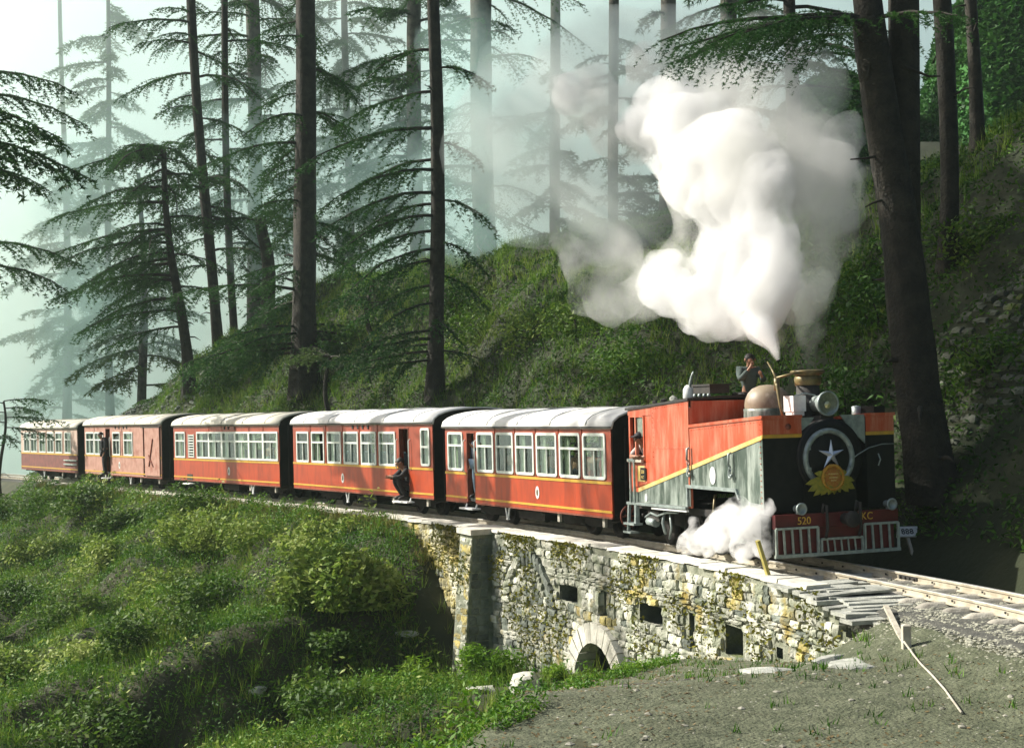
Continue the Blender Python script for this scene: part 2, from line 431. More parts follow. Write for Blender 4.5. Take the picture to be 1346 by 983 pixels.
# far sunlit green hill behind the right hand trees
pf = np.array([[980,250],[1030,150],[1070,118],[1110,106],[1150,128],[1190,175],[1208,172],[1218,140],[1230,90],[1242,40],[1270,5],[1320,-25],[1400,-45],[1480,-30]])
hx2 = np.linspace(980, 1480, 61); Vh = []
for k in range(9):
    Yh = 60 + k*1.9
    for p_ in hx2:
        top = CZ + (494 - np.interp(p_, pf[:,0], pf[:,1]) - (p_-673)*.014)/1900*74
        t = k/8 if k < 7 else 1 - (k-6)*.12
        Vh.append(((p_-673)/1900*74, Yh, -2 + (top+2)*math.sin(min(1, t*1.15)*math.pi/2) + .25*mnoise.noise(Vector((p_*.03, k*.7, 0)))))
ii = np.arange(8*61).reshape(8, 61)[:, :-1].ravel()
tag(npmesh('far_hill', Vh, np.stack([ii, ii+1, ii+62, ii+61], -1), mat('sunlit_far_grass', (.035,.14,.022), (.025,.10,.018), .3, .95, coord='World'), None, True), kind='structure')
# dirt path sheet lying a little proud of the slope
def pathz(s, l): 
    return near(s, l) + .012
pa_s = np.arange(-30, 3.1, .2); 
A, B = np.meshgrid(pa_s, np.arange(0, 1.0001, .04), indexing='ij')
lo = np.where(A < -3.5, 1.55 + (vnoise(A, A*0, 1.1, 33)-.5)*.5, 1.87); hi = np.interp(A, LEDGE[:,0], LEDGE[:,1]) + (vnoise(A, A*0, .9, 31)-.5)*.5
LL_ = lo + (np.maximum(hi, lo+.03) - lo)*B
V = Wv(A.ravel(), LL_.ravel(), 0); V[:,2] = pathz(A.ravel(), LL_.ravel())
n, k = A.shape; i = np.arange((n-1)*k).reshape(n-1, k)[:, :-1].ravel()
tag(npmesh('dirt_path', V, np.stack([i, i+1, i+k+1, i+k], -1), PATHM, None, True), kind='structure')

# ---------------------------------------------------------------- rocks
def rock_mesh(name, m, n=0, seed=0, flat=1.0):
    """an irregular faceted stone of unit size"""
    r = random.Random(seed)
    bm = bmesh.new(); bmesh.ops.create_icosphere(bm, subdivisions=1, radius=.5)
    for vv in bm.verts:
        k = r.uniform(.75, 1.2); vv.co *= k; vv.co.z *= flat
        for i in range(3): vv.co[i] = max(-.46, min(.46, vv.co[i]))
    me = bpy.data.meshes.new(name); bm.to_mesh(me); bm.free(); me.materials.append(m)
    return me
def block_arrays(seed):
    """a rough-faced walling stone: x, z within +-.5, the face bulging towards -y, body to y = 1"""
    r = random.Random(seed); q = [-.5, -.18, .2, .5]; V = []; F = []
    c = r.uniform(.01, .09)
    for j in range(4):
        for i in range(4):
            x, z = q[i], q[j]; e = (i in (0,3)) + (j in (0,3))
            y = r.uniform(-.10, .06) + (.05 if e == 1 else .16 if e == 2 else 0)
            if e == 2: x *= 1-c*1.3; z *= 1-c*1.3
            if e == 1: x *= r.uniform(.9, 1.02); z *= r.uniform(.88, 1.02)
            V.append((x + r.uniform(-.03,.03), y, z + r.uniform(-.03,.03)))
    for j in range(3):
        for i in range(3):
            a = j*4+i; F.append((a, a+1, a+5, a+4))
    rim = [0,1,2,3,7,11,15,14,13,12,8,4]
    b = len(V)
    for a in rim: V.append((V[a][0], 1.0, V[a][2]))
    for k in range(12): F.append((rim[k], b+k, b+(k+1) % 12, rim[(k+1) % 12]))
    return np.array(V), F
BLK = [block_arrays(100+k) for k in range(9)]
_blkme = {}
def block_me(k, m):
    key = (k, m.name)
    if key not in _blkme:
        me = bpy.data.meshes.new('stone'); me.from_pydata([tuple(p) for p in BLK[k][0]], [], BLK[k][1]); me.materials.append(m); me.update()
        bm = bmesh.new(); bm.from_mesh(me); bmesh.ops.recalc_face_normals(bm, faces=bm.faces)
        bm.to_mesh(me); bm.free()
        _blkme[key] = me
    return _blkme[key]
def wall_basis(s, tilt=0.0):
    """x along the wall, y into it, z up"""
    x, y, a = cen(s)
    X = Vector((math.sin(a), -math.cos(a), -GR*-1)).normalized()
    Yv = Vector((math.cos(a), math.sin(a), 0))
    Z = X.cross(Yv)
    if Z.z < 0: Z = -Z
    return Matrix((X, Yv, Z)).transposed().to_4x4()

# ---------------------------------------------------------------- the stone retaining wall with its culvert
WT = np.array([[-3.75,-.80],[-3.55,-.42],[-3.1,-.15],[-2.6,.0],[-1.8,.0],[110,.0]])
def wall_top(s): return np.interp(s, WT[:,0], WT[:,1]) + zr(s)*(s > -2.6)
HOLES = [(6.12,6.9,-1.38,-1.06),(2.62,3.48,-1.32,-.95),(4.75,5.06,-1.45,-.95),(1.42,1.62,-1.40,-.90),(-.32,.32,-1.33,-.88),(-1.58,-1.42,-1.14,-.95),(.98,1.26,-.09,.03)]
AC, AZ, AR = 5.1, -2.84, .90          # culvert: centre along the wall, springing height, radius
def in_hole(s, z, m=0.0):
    return any(a-m < s < b+m and c-m < z < d+m for a, b, c, d in HOLES)
def in_arch(s, z, r): return (math.hypot(s-AC, z-AZ) < r and z >= AZ) or (abs(s-AC) < r and z < AZ)
wall = empty('retaining_wall', 'long lichened stone retaining wall with a round arched culvert under the train', 'wall')
mb = MB(); LW = 1.74
ws = np.arange(-3.7, 46.01, .1); 
idx = {}
def wv(i, z, l=LW):
    key = (i, round(z, 3), l)
    if key not in idx:
        idx[key] = len(mb.v); mb.v.append(tuple(Wp(ws[i], l, z)))
    return idx[key]
def q4(a, b, c, d):
    mb.f.append((a, b, c, d)); mb.sm.append(False); mb.mi.append(0)
for i in range(len(ws)-1):
    sm = (ws[i]+ws[i+1])/2
    t = float(wall_top(sm)) - .05
    if sm > 15:
        q4(wv(i, -1.9), wv(i+1, -1.9), wv(i+1, round(t, 3)), wv(i, round(t, 3))); continue
    bot = float(np.interp(sm, ZB[:,0], ZB[:,1])) - .5
    zs = [bot] + list(np.arange(math.ceil(bot/.08)*.08, t-.02, .08)) + [t]
    for z0, z1 in zip(zs[:-1], zs[1:]):
        zm = (z0+z1)/2
        if in_hole(sm, zm) or in_arch(sm, zm, AR): continue
        q4(wv(i, z0), wv(i+1, z0), wv(i+1, z1), wv(i, z1))
mb.build('wall_core', MORTAR, wall)
# back and top of the wall, linings of the openings coloured dark for their shade
mb = MB()
for i in range(0, len(ws)-1, 4):
    j = min(i+4, len(ws)-1)
    a0, a1 = float(wall_top(ws[i]))-.052, float(wall_top(ws[j]))-.052
    mb.add([Wp(ws[i], LW, a0), Wp(ws[j], LW, a1), Wp(ws[j], 1.34, a1), Wp(ws[i], 1.34, a0)], [(0,1,2,3)])
mb.build('wall_top', MORTAR, wall)
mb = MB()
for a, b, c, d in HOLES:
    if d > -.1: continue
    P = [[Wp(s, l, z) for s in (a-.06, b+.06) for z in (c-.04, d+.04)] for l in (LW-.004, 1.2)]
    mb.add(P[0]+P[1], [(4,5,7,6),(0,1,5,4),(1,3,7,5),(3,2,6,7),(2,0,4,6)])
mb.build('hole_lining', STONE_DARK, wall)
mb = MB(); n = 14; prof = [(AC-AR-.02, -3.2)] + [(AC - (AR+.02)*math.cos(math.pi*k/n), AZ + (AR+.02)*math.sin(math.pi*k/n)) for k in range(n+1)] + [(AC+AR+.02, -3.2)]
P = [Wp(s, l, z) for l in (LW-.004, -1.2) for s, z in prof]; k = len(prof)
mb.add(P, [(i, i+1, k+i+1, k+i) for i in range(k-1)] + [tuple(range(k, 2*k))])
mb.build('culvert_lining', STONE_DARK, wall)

# walling stones: the 300 largest in view are parts, the rest one part
BLS, BLZ, BLR = 8.25, -1.75, .98        # the blocked older arch
cand = []
r_ = random.Random(5)
z = -.07
while z > -3.5:
    h = r_.choice([.06,.08,.10,.12,.15,.17]); s = -3.7 + r_.uniform(0, .2)
    while s < 14.4:
        ln_ = r_.uniform(.10, .36) * (1.0 if h > .10 else 1.1)
        sc_, zc = s + ln_/2, z - h/2 + zr(s)*.9 + .05*math.sin(s*1.7+z*3)
        s += ln_ + r_.uniform(.004,.016)
        if zc - h*.3 < float(np.interp(sc_, ZB[:,0], ZB[:,1])) - .08: continue
        if zc + h/2 > float(wall_top(sc_)) - .03: continue
        if in_hole(sc_, zc, .05) or any(in_hole(sc_+k*ln_*.5, zc, .02) for k in (-1, 1)): continue
        if in_arch(sc_, zc, AR+.41): continue
        if 10.0 < sc_ < 10.85: continue
        rb = math.hypot(sc_-BLS, zc-BLZ)
        if zc > BLZ and BLR-.1 < rb < BLR+.30: continue
        p = Wp(sc_, 1.8, zc); size = ln_*h/(p.y**2)
        cand.append((size, sc_, zc, ln_, h, r_.random(), zc > BLZ-.9 and rb < BLR or (6.6 < sc_ < 10 and zc < -1.7)))  # last item: old arch infill, plus buttress shadow painted as darker stones
    z -= h + .008
cand.sort(reverse=True)
VV = []; FF = []; vo = 0
def stone_at(parent, s, z, ln_, h, seed, m, l=1.78, depth=.13, rest=None, roll=0.0, name='stone'):
    k = seed % 9
    M_ = wall_basis(s); M_.translation = Wp(s, l, z)
    M_ = M_ @ Matrix.Rotation(roll, 4, 'Y') @ Matrix.Diagonal((ln_, depth, h, 1))
    if rest is not None:
        A_ = np.array(M_); V_ = BLK[k][0] @ A_[:3,:3].T + A_[:3,3]
        rest.append((V_, k)); return
    o = link(name, block_me(k, m), parent); o.matrix_world = M_
    return o
rest = []; rest_o = []
for i, (size, s, z, ln_, h, q, dark) in enumerate(cand):
    ochre = float(vnoise(s*1.0, z*1.6, .8, 21)) + (.22 if s < -1.4 else 0) + (.25 if s > 11.2 else 0) + r_.uniform(-.2,.2) > .80
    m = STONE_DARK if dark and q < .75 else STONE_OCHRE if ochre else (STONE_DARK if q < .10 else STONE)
    dl = r_.uniform(-.02, .035)
    if i < 300: stone_at(wall, s, z, ln_, h, int(q*1e6), m, 1.785+dl, roll=r_.uniform(-.06,.06))
    else: stone_at(wall, s, z, ln_, h, int(q*1e6), m, 1.785+dl, roll=r_.uniform(-.06,.06), rest=(rest_o if ochre else rest))
def joined_blocks(name, lst, m, parent):
    V = np.concatenate([v_ for v_, k in lst]); b = 0; F = []
    for v_, k in lst:
        F += [tuple(i+b for i in f) for f in BLK[k][1]]; b += len(v_)
    me = bpy.data.meshes.new(name); me.from_pydata(V.tolist(), [], F); me.materials.append(m); me.update()
    bm = bmesh.new(); bm.from_mesh(me); bmesh.ops.recalc_face_normals(bm, faces=bm.faces); bm.to_mesh(me); bm.free()
    o = link(name, me, parent); o['kind'] = 'stuff'; return o
if rest: joined_blocks('small_stones', rest, STONE, wall)
if rest_o: joined_blocks('small_lichened_stones', rest_o, STONE_OCHRE, wall)
# culvert ring
for k in range(13):
    a0, a1 = math.pi*k/13, math.pi*(k+1)/13
    mb = MB(); P = []
    for l in (1.9, 1.5):
        for rr, a in ((AR-.02, a0+.012), (AR-.02, a1-.012), (AR+.37, a1-.012), (AR+.37, a0+.012)):
            P.append(Wp(AC + rr*math.cos(a), l + r_.uniform(-.012,.012), AZ + rr*math.sin(a)))
    mb.add(P, [(0,1,2,3),(7,6,5,4),(0,4,5,1),(1,5,6,2),(2,6,7,3),(3,7,4,0)])
    mb.build('arch_stone', COPING, wall)
for sg in (-1, 1):
    for j in range(2):
        mb = MB(); s0 = AC + sg*(AR-.02); s1 = AC + sg*(AR+.37)
        P = [Wp(s, l, z) for l in (1.895, 1.5) for s, z in ((s0, AZ-.02-j*.34), (s1, AZ-.02-j*.34), (s1, AZ-.34-j*.34), (s0, AZ-.34-j*.34))]
        mb.add(P, [(0,1,2,3),(7,6,5,4),(0,4,5,1),(1,5,6,2),(2,6,7,3),(3,7,4,0)])
        mb.build('arch_stone', COPING, wall)
# blocked older arch: thin stones on edge
for k in range(19):
    a = math.pi*(k+.5)/19
    stone_at(wall, BLS + (BLR+.1)*math.cos(a), BLZ + (BLR+.1)*math.sin(a), .13, .36, 77+k, STONE_DARK if k > 6 else STONE, 1.83, .15, roll=(math.pi/2 - a), name='arch_stone')
# upright stones above the culvert crown
for k in range(7):
    s = AC - .1 + (k-3)*.16
    if 4.72 < s < 5.1: continue
    stone_at(wall, s, -1.2, .14, .46, 200+k, STONE, 1.8, .13, name='upright_stone')
# copings
s = -2.4; k = 0
while s < 45:
    L = r_.uniform(.5, 1.1); w = r_.uniform(.40, .455)
    M_ = wall_basis(s + L/2); 
    mb = MB(); n_ = 3
    hgt = r_.uniform(.05, .085); P = []
    for i in range(n_+1):
        sx = s + .012 + (L-.024)*i/n_
        j = r_.uniform(-.015, .015)
        tz = float(wall_top(sx)) + .03 + r_.uniform(-.012,.012)
        P += [Wp(sx, 1.36, tz - hgt), Wp(sx, 1.36 + w + j, tz - hgt), Wp(sx, 1.36 + w + j - .015, tz - .01), Wp(sx, 1.37, tz)]
    F = [(0,1,2,3), (4*n_+3,4*n_+2,4*n_+1,4*n_)]
    for i in range(n_):
        for q in range(4): F.append((4*i+q, 4*i+4+q, 4*i+4+(q+1) % 4, 4*i+(q+1) % 4))
    mb.add(P, F); mb.build('coping_stone', COPING, wall)
    s += L
# battered buttress
mb = MB()
def bl(z): return 2.20 + (-.3 - z)*.085
ring = [(-.32, 0), (-1.2, 0), (-2.2, 0), (-3.5, 0)]
P = []
for z, _ in ring: P += [Wp(10.12, 1.7, z), Wp(10.12, bl(z), z), Wp(10.72, bl(z)+.02, z), Wp(10.72, 1.7, z)]
F = [(0,1,2,3)]
for i in range(3):
    for q in range(4): F.append((4*i+q, 4*i+4+q, 4*i+4+(q+1) % 4, 4*i+(q+1) % 4))
mb.add(P, F); but = mb.build('buttress', MORTAR, wall)
zz = -.42
while zz > -3.2:
    h = r_.choice([.14,.18,.22]); sx = 10.14
    while sx < 10.68:
        ln_ = min(r_.uniform(.2,.4), 10.72-sx)
        if ln_ > .1: stone_at(but, sx+ln_/2, zz-h/2, ln_, h, r_.randrange(9999), STONE_OCHRE if r_.random() < .4 else STONE, bl(zz-h/2)+.02, .12)
        sx += ln_+.01
    # end face towards the engine, its shade put into darker stones
    l = 1.84
    while l < bl(zz)-.12:
        w = min(r_.uniform(.16,.32), bl(zz)-.03-l)
        if w > .1:
            x, y, a = cen(10.1); M_ = wall_basis(10.1) @ Matrix.Rotation(math.pi/2, 4, 'Z'); M_.translation = Wp(10.1, l+w/2, zz-h/2)
            o = link('stone', block_me(r_.randrange(9), STONE_DARK), but); o.matrix_world = M_ @ Matrix.Diagonal((w, .1, h, 1))
        l += w+.012
    zz -= h+.012
mb = MB(); P = [Wp(s, l, z) for z in (-.34, -.22) for s, l in ((10.05,1.3),(10.05,2.28),(10.8,2.28),(10.8,1.3))]
mb.add(P, [(3,2,1,0),(4,5,6,7),(0,1,5,4),(1,2,6,5),(2,3,7,6),(3,0,4,7)]); mb.build('cap_stone', COPING, wall)

# ---------------------------------------------------------------- rails, sleepers, ballast
HG = .438
def rail(l0, label):
    root = empty('rail', label, 'rail', 'rails of the narrow line')
    prof = [(-.055,-.13),(.055,-.13),(.055,-.118),(.012,-.10),(.011,-.045),(.03,-.036),(.031,-.008),(.024,0),(-.024,0),(-.031,-.008),(-.03,-.036),(-.011,-.045),(-.012,-.10),(-.055,-.118)]
    ss = list(np.arange(-30, 62, .5)); k = len(prof); mb = MB()
    V = [Wp(s, l0+a, zr(s)+b) for s in ss for a, b in prof]; mb.v = [tuple(p) for p in V]
    for i in range(len(ss)-1):
        for q in range(k):
            mb.f.append((i*k+q, (i+1)*k+q, (i+1)*k+(q+1) % k, i*k+(q+1) % k)); mb.sm.append(False); mb.mi.append(1 if q in (6,7,8) else 0)
    o = mb.build('rail_bar', [STEEL, STEELTOP], root)
    mb = MB()
    s = -19.0
    while s < 2:
        for sg in (-1, 1):
            c = Wp(s, l0+sg*.03, zr(s)-.07); d = (Wp(s, l0+sg*.05, zr(s)-.07)-c)
            mb.bar(c, c+d*.8, .028)
        s += .62
    mb.build('rail_bolts', SOOT, root)['kind'] = 'stuff'
    mb = MB()
    for s0 in (-1.6,):
        for sg in (1, -1):
            P = [Wp(s, l0+sg*l, zr(s)+z) for s in (s0-.24, s0+.24) for l, z in ((.012,-.105),(.032,-.1),(.032,-.05),(.012,-.045))]
            mb.add(P, [(0,1,2,3),(7,6,5,4),(0,4,5,1),(1,5,6,2),(2,6,7,3),(3,7,4,0)])
            for q in (-.18,-.06,.06,.18): 
                c = Wp(s0+q, l0+sg*.03, zr(s0)-.075); mb.bar(c, Wp(s0+q, l0+sg*.055, zr(s0)-.075), .035)
    mb.build('fishplate', SOOT, root)
    return root
rail(HG, 'bright steel rail on the stone wall side of the track')
rail(-HG, 'bright steel rail on the wooded hillside of the track')
# trough sleepers with turned-down ends
def sleeper_me(seed):
    r = random.Random(seed); mb = MB(); n = 9; P = []
    for i in range(n):
        y = -1.02 + 2.04*i/(n-1); e = abs(y)/1.02; dz = -.11*max(0, (e-.72)/.28)**1.6; w = .115 + .02*max(0, (e-.7)/.3)
        for x, zz_ in ((-w*1.15,-.1),(-w*.7,-.02),(-w*.25,0),(w*.25,0),(w*.7,-.02),(w*1.15,-.1)):
            P.append((x + r.uniform(-.006,.006), y, zz_ + dz + r.uniform(-.006,.006)))
    F = []
    for i in range(n-1):
        for q in range(5): F.append((i*6+q, (i+1)*6+q, (i+1)*6+q+1, i*6+q+1))
    F += [tuple(range(6)), tuple(range((n-1)*6, n*6))[::-1]]
    mb.add(P, F, True)
    me = bpy.data.meshes.new('sleeper'); me.from_pydata(mb.v, [], mb.f); me.polygons.foreach_set('use_smooth', mb.sm); me.materials.append(SLEEPERM); me.update(); return me
sme = [sleeper_me(k) for k in range(4)]
s = -11.2; k = 0
while s < 1.0:
    o = link('sleeper', sme[k % 4])
    M_ = wall_basis(s) @ Matrix.Rotation(r_.uniform(-.03,.03), 4, 'Z'); M_.translation = Wp(s, 0, zr(s)-.098 + r_.uniform(-.008,.006))
    o.matrix_world = M_
    tag(o, 'dusty trough sleeper with turned down ends under the rails', 'sleeper', 'sleepers under the rails ahead of the engine')
    s += .56; k += 1
def scatter_rocks(name, pts, sizes, m, seed, label):
    """a joined mass of small stones"""
    r = np.random.default_rng(seed)
    base = []
    for k in range(6):
        me = rock_mesh('tmp', m, seed=seed*10+k); V = np.array([v_.co[:] for v_ in me.vertices]); F = np.array([p.vertices[:] for p in me.polygons]); base.append((V, F)); bpy.data.meshes.remove(me)
    Vs = []; Fs = []; b = 0
    for i, (p, sz) in enumerate(zip(pts, sizes)):
        V, F = base[i % 6]; a = r.uniform(0, 6.28); c, s_ = math.cos(a), math.sin(a)
        q = V*np.array([sz*r.uniform(.8,1.5), sz, sz*r.uniform(.5,.9)])
        q = np.stack([q[:,0]*c - q[:,1]*s_, q[:,0]*s_ + q[:,1]*c, q[:,2]], -1) + p
        Vs.append(q); Fs.append(F+b); b += len(V)
    o = npmesh(name, np.concatenate(Vs), np.concatenate(Fs), m)
    return tag(o, label, kind='stuff')
n = 26000
s = rng.uniform(-13, 3, n); l = rng.uniform(-1.4, 1.3, n)
k = s < -3.4; l[k] = rng.uniform(-1.5, 1.55, k.sum()) + np.abs(rng.normal(0, .34, k.sum()))
z = np.where((l > 1.2) & (s < -3.4), np.where(l > 1.15, nearz(s, np.maximum(l, 1.2)), 0), bedz(s, l))
P = Wv(s, l, 0); P[:,2] = z - .005
scatter_rocks('ballast', P, rng.uniform(.022, .062, n), BALLASTM, 3, 'loose pale ballast stones between and beside the rails')
n = 5000
s = rng.uniform(6, 44, n); l = rng.choice([-1, 1], n)*rng.uniform(.2, 1.35, n)
P = Wv(s, l, 0); P[:,2] = bedz(s, l)
scatter_rocks('cinders', P, rng.uniform(.04, .12, n), BEDM, 4, 'dark cinders along the track under the coaches')

# ---------------------------------------------------------------- people
def skin_mesh(name, joints, edges, radii, m, parent, root='pelvis', sub=1):
    me = bpy.data.meshes.new(name)
    keys = []
    for a, b in edges:
        for k in (a, b):
            if k not in keys: keys.append(k)
    if root in keys: keys.remove(root); keys.insert(0, root)
    ix = {k: i for i, k in enumerate(keys)}
    me.from_pydata([joints[k] for k in keys], [(ix[a], ix[b]) for a, b in edges], [])
    o = bpy.data.objects.new(name, me); COL.objects.link(o)
    o.modifiers.new('skin', 'SKIN').use_smooth_shade = True
    if not me.skin_vertices: me.attributes  # layer is made with the modifier
    sv = me.skin_vertices[0].data if me.skin_vertices else None
    if sv is None:
        bm = bmesh.new(); bm.from_mesh(me); bm.verts.layers.skin.verify(); bm.to_mesh(me); bm.free(); sv = me.skin_vertices[0].data
    for k, i in ix.items():
        r = radii[k]; sv[i].radius = r if hasattr(r, '__len__') else (r, r); sv[i].use_root = (i == 0)
    sd = o.modifiers.new('sub', 'SUBSURF'); sd.levels = sub; sd.render_levels = sub
    dg = bpy.context.evaluated_depsgraph_get()
    m2 = bpy.data.meshes.new_from_object(o.evaluated_get(dg)); m2.name = name
    bpy.data.objects.remove(o); bpy.data.meshes.remove(me)
    m2.materials.clear(); m2.materials.append(m)
    m2.polygons.foreach_set('use_smooth', [True]*len(m2.polygons))
    return link(name, m2, parent)
STAND = dict(pelvis=(0,0,.93), spine=(0,0,1.12), chest=(0,0,1.33), neck=(0,0,1.48), chin=(.015,0,1.555), face=(.012,0,1.63), crown=(0,0,1.70), nose=(.115,0,1.615),
    sh_a=(0,.17,1.42), el_a=(0,.23,1.14), wr_a=(.06,.22,.90), ha_a=(.09,.22,.82), sh_b=(0,-.17,1.42), el_b=(0,-.23,1.14), wr_b=(.06,-.22,.90), ha_b=(.09,-.22,.82),
    hip_a=(0,.09,.90), kn_a=(.03,.10,.49), an_a=(-.01,.10,.09), to_a=(.15,.11,.04), hip_b=(0,-.09,.90), kn_b=(.03,-.10,.49), an_b=(-.01,-.10,.09), to_b=(.15,-.11,.04))
RAD = dict(pelvis=(.14,.11), spine=(.135,.10), chest=(.155,.11), neck=.052, chin=.072, face=.094, crown=.066, nose=.014,
    sh_a=.062, el_a=.043, wr_a=.030, ha_a=(.036,.018), hip_a=.088, kn_a=.056, an_a=.040, to_a=.034)
for k in list(RAD):
    if k.endswith('_a'): RAD[k[:-1]+'b'] = RAD[k]
def person(label, M_, pose=None, shirt=(.02,.03,.04), trousers=(.02,.022,.025), group=None, legs=True, cap=None, sleeves='wr'):
    J = dict(STAND); J.update(pose or {})
    root = empty('person', label, 'person', group, M_)
    E_ = [('pelvis','spine'),('spine','chest'),('chest','neck'),('neck','chin'),('chin','face'),('face','crown'),('face','nose')]
    rad = dict(RAD)
    for q in 'ab':
        E_ += [('chest','sh_'+q),('sh_'+q,'el_'+q),('el_'+q,'wr_'+q),('wr_'+q,'ha_'+q)]
        h = Vector(J['ha_'+q]); w = Vector(J['wr_'+q]); d = (h-w).normalized(); sd = d.cross(Vector((.3,.2,1)) if abs(d.z) < .8 else Vector((1,0,0))).normalized(); pn = sd.cross(d).normalized()
        for i, (off, L) in enumerate(((-.027,.062),(-.009,.075),(.009,.072),(.027,.055))):
            b = h + d*.02 + sd*off; k1, k2 = f'f{i}{q}', f'g{i}{q}'
            J[k1] = tuple(b + d*L*.55); J[k2] = tuple(b + d*L*.95 + pn*L*.35); rad[k1] = .0095; rad[k2] = .008
            E_ += [('ha_'+q, k1), (k1, k2)]
        t1 = h - d*.02 + sd*.045 + pn*.012; J['t1'+q] = tuple(t1); J['t2'+q] = tuple(t1 + d*.045 + sd*.012); rad['t1'+q] = .011; rad['t2'+q] = .009
        E_ += [('ha_'+q, 't1'+q), ('t1'+q, 't2'+q)]
        if legs: E_ += [('pelvis','hip_'+q),('hip_'+q,'kn_'+q),('kn_'+q,'an_'+q),('an_'+q,'to_'+q)]
    skin_mesh('body', J, E_, rad, SKIN, root)
    sm = mat('shirt_cloth', shirt, tuple(x*.75 for x in shirt), 9, .85); tm = mat('trouser_cloth', trousers, tuple(x*.75 for x in trousers), 9, .85)
    def up(k, f, a): 
        r = RAD[k]; return (r[0]*f+a, r[1]*f+a) if hasattr(r, '__len__') else r*f+a
    E2 = [('pelvis','spine'),('spine','chest'),('chest','col')]; J['col'] = tuple(Vector(J['chest'])*.35 + Vector(J['neck'])*.65)
    r2 = {k: up(k, 1.08, .018) for k in RAD}; r2['col'] = .072
    for q in 'ab':
        E2 += [('chest','sh_'+q),('sh_'+q,'el_'+q)]
        if sleeves == 'wr': E2 += [('el_'+q,'wr_'+q)]
    skin_mesh('shirt', J, E2, r2, sm, root)
    if legs:
        E3 = []; 
        for q in 'ab': E3 += [('pelvis','hip_'+q),('hip_'+q,'kn_'+q),('kn_'+q,'an_'+q)]
        skin_mesh('trousers', J, E3, {k: up(k, 1.1, .016) for k in RAD}, tm, root)
        mb = MB()
        for q in 'ab':
            a_, t_ = Vector(J['an_'+q]), Vector(J['to_'+q]); mb.tube([a_ + Vector((0,0,-.02)) - (t_-a_)*.25, a_*.6+t_*.4, t_, t_+(t_-a_).normalized()*.05], [.048,.052,.045,.025], 8)
        mb.build('shoes', HAIR, root)
    # hair or a cap over the crown, ears, eyes
    f = Vector(J['face']); cr = Vector(J['crown']); ax = (cr - f).normalized(); fw = (Vector(J['nose']) - f); fw = (fw - ax*fw.dot(ax)).normalized(); sd = ax.cross(fw)
    mb = MB(); prof = [(.100*math.sin(t), -.100*math.cos(t)*-1) for t in np.linspace(.02, 1.75, 7)]
    mb.lathe([(r, h) for r, h in prof], f + ax*.018 - fw*.016, ax, 12)
    if cap: mb.bar(f + ax*.055 + fw*.06, f + ax*.045 + fw*.16, .13, .012, ax)
    mb.build('cap' if cap else 'hair', mat('cap_cloth', cap, cap, 9, .8) if cap else HAIR, root)
    mb = MB()
    for q in (-1, 1): mb.lathe([(.002,-.012),(.012,-.004),(.012,.004),(.002,.012)], f + fw*.088 + sd*q*.036 + ax*.0, fw, 8)
    mb.build('eyes', HAIR, root)
    mb = MB()
    for q in (-1, 1): mb.lathe([(.004,-.012),(.028,-.006),(.03,.004),(.004,.010)], f + sd*q*.098 - ax*.01, sd, 8)
    mb.build('ears', SKIN, root)
    return root

# ---------------------------------------------------------------- lettering
def letters(txt, size, m, parent, Mx, name='lettering', depth=.006):
    cu = bpy.data.curves.new(name, 'FONT'); cu.body = txt; cu.size = size; cu.extrude = depth; cu.align_x = 'CENTER'; cu.align_y = 'CENTER'; cu.resolution_u = 3
    o = bpy.data.objects.new(name, cu); COL.objects.link(o)
    me = bpy.data.meshes.new_from_object(o.evaluated_get(bpy.context.evaluated_depsgraph_get())); me.name = name
    bpy.data.objects.remove(o); bpy.data.curves.remove(cu)
    me.materials.clear(); me.materials.append(m)
    o = link(name, me, parent)
    o.matrix_local = Mx
    return o
# frames for text on the side (-y) and on the front (+x) of a vehicle
def side_M(x, y, z): return Matrix.Translation((x, y, z)) @ Matrix.Rotation(R(90), 4, 'X')
def front_M(x, y, z): return Matrix.Translation((x, y, z)) @ Matrix.Rotation(R(90), 4, 'Z') @ Matrix.Rotation(R(90), 4, 'X')

# ---------------------------------------------------------------- coaches
def wall_panel(mb, x0, x1, z0, z1, holes, y0, y1):
    """a plate in the xz plane between y0 and y1 with rectangular openings"""
    xs = sorted({x0, x1} | {h[0] for h in holes} | {h[1] for h in holes}); zs = sorted({z0, z1} | {h[2] for h in holes} | {h[3] for h in holes})
    xs = [x for x in xs if x0 <= x <= x1]; zs = [z for z in zs if z0 <= z <= z1]
    def hole(x, z): return any(h[0] < x < h[1] and h[2] < z < h[3] for h in holes)
    nx, nz = len(xs)-1, len(zs)-1
    solid = [[not hole((xs[i]+xs[i+1])/2, (zs[j]+zs[j+1])/2) for j in range(nz)] for i in range(nx)]
    for i in range(nx):
        for j in range(nz):
            if not solid[i][j]: continue
            a, b, c, d = xs[i], xs[i+1], zs[j], zs[j+1]
            mb.add([(a,y0,c),(b,y0,c),(b,y0,d),(a,y0,d)], [(0,1,2,3)]); mb.add([(a,y1,c),(b,y1,c),(b,y1,d),(a,y1,d)], [(3,2,1,0)])
            for di, dj, P in ((-1,0,[(a,y0,c),(a,y1,c),(a,y1,d),(a,y0,d)]),(1,0,[(b,y0,c),(b,y1,c),(b,y1,d),(b,y0,d)]),(0,-1,[(a,y0,c),(b,y0,c),(b,y1,c),(a,y1,c)]),(0,1,[(a,y0,d),(b,y0,d),(b,y1,d),(a,y1,d)])):
                u, w = i+di, j+dj
                if not (0 <= u < nx and 0 <= w < nz and solid[u][w]): mb.add(P, [(0,1,2,3)])
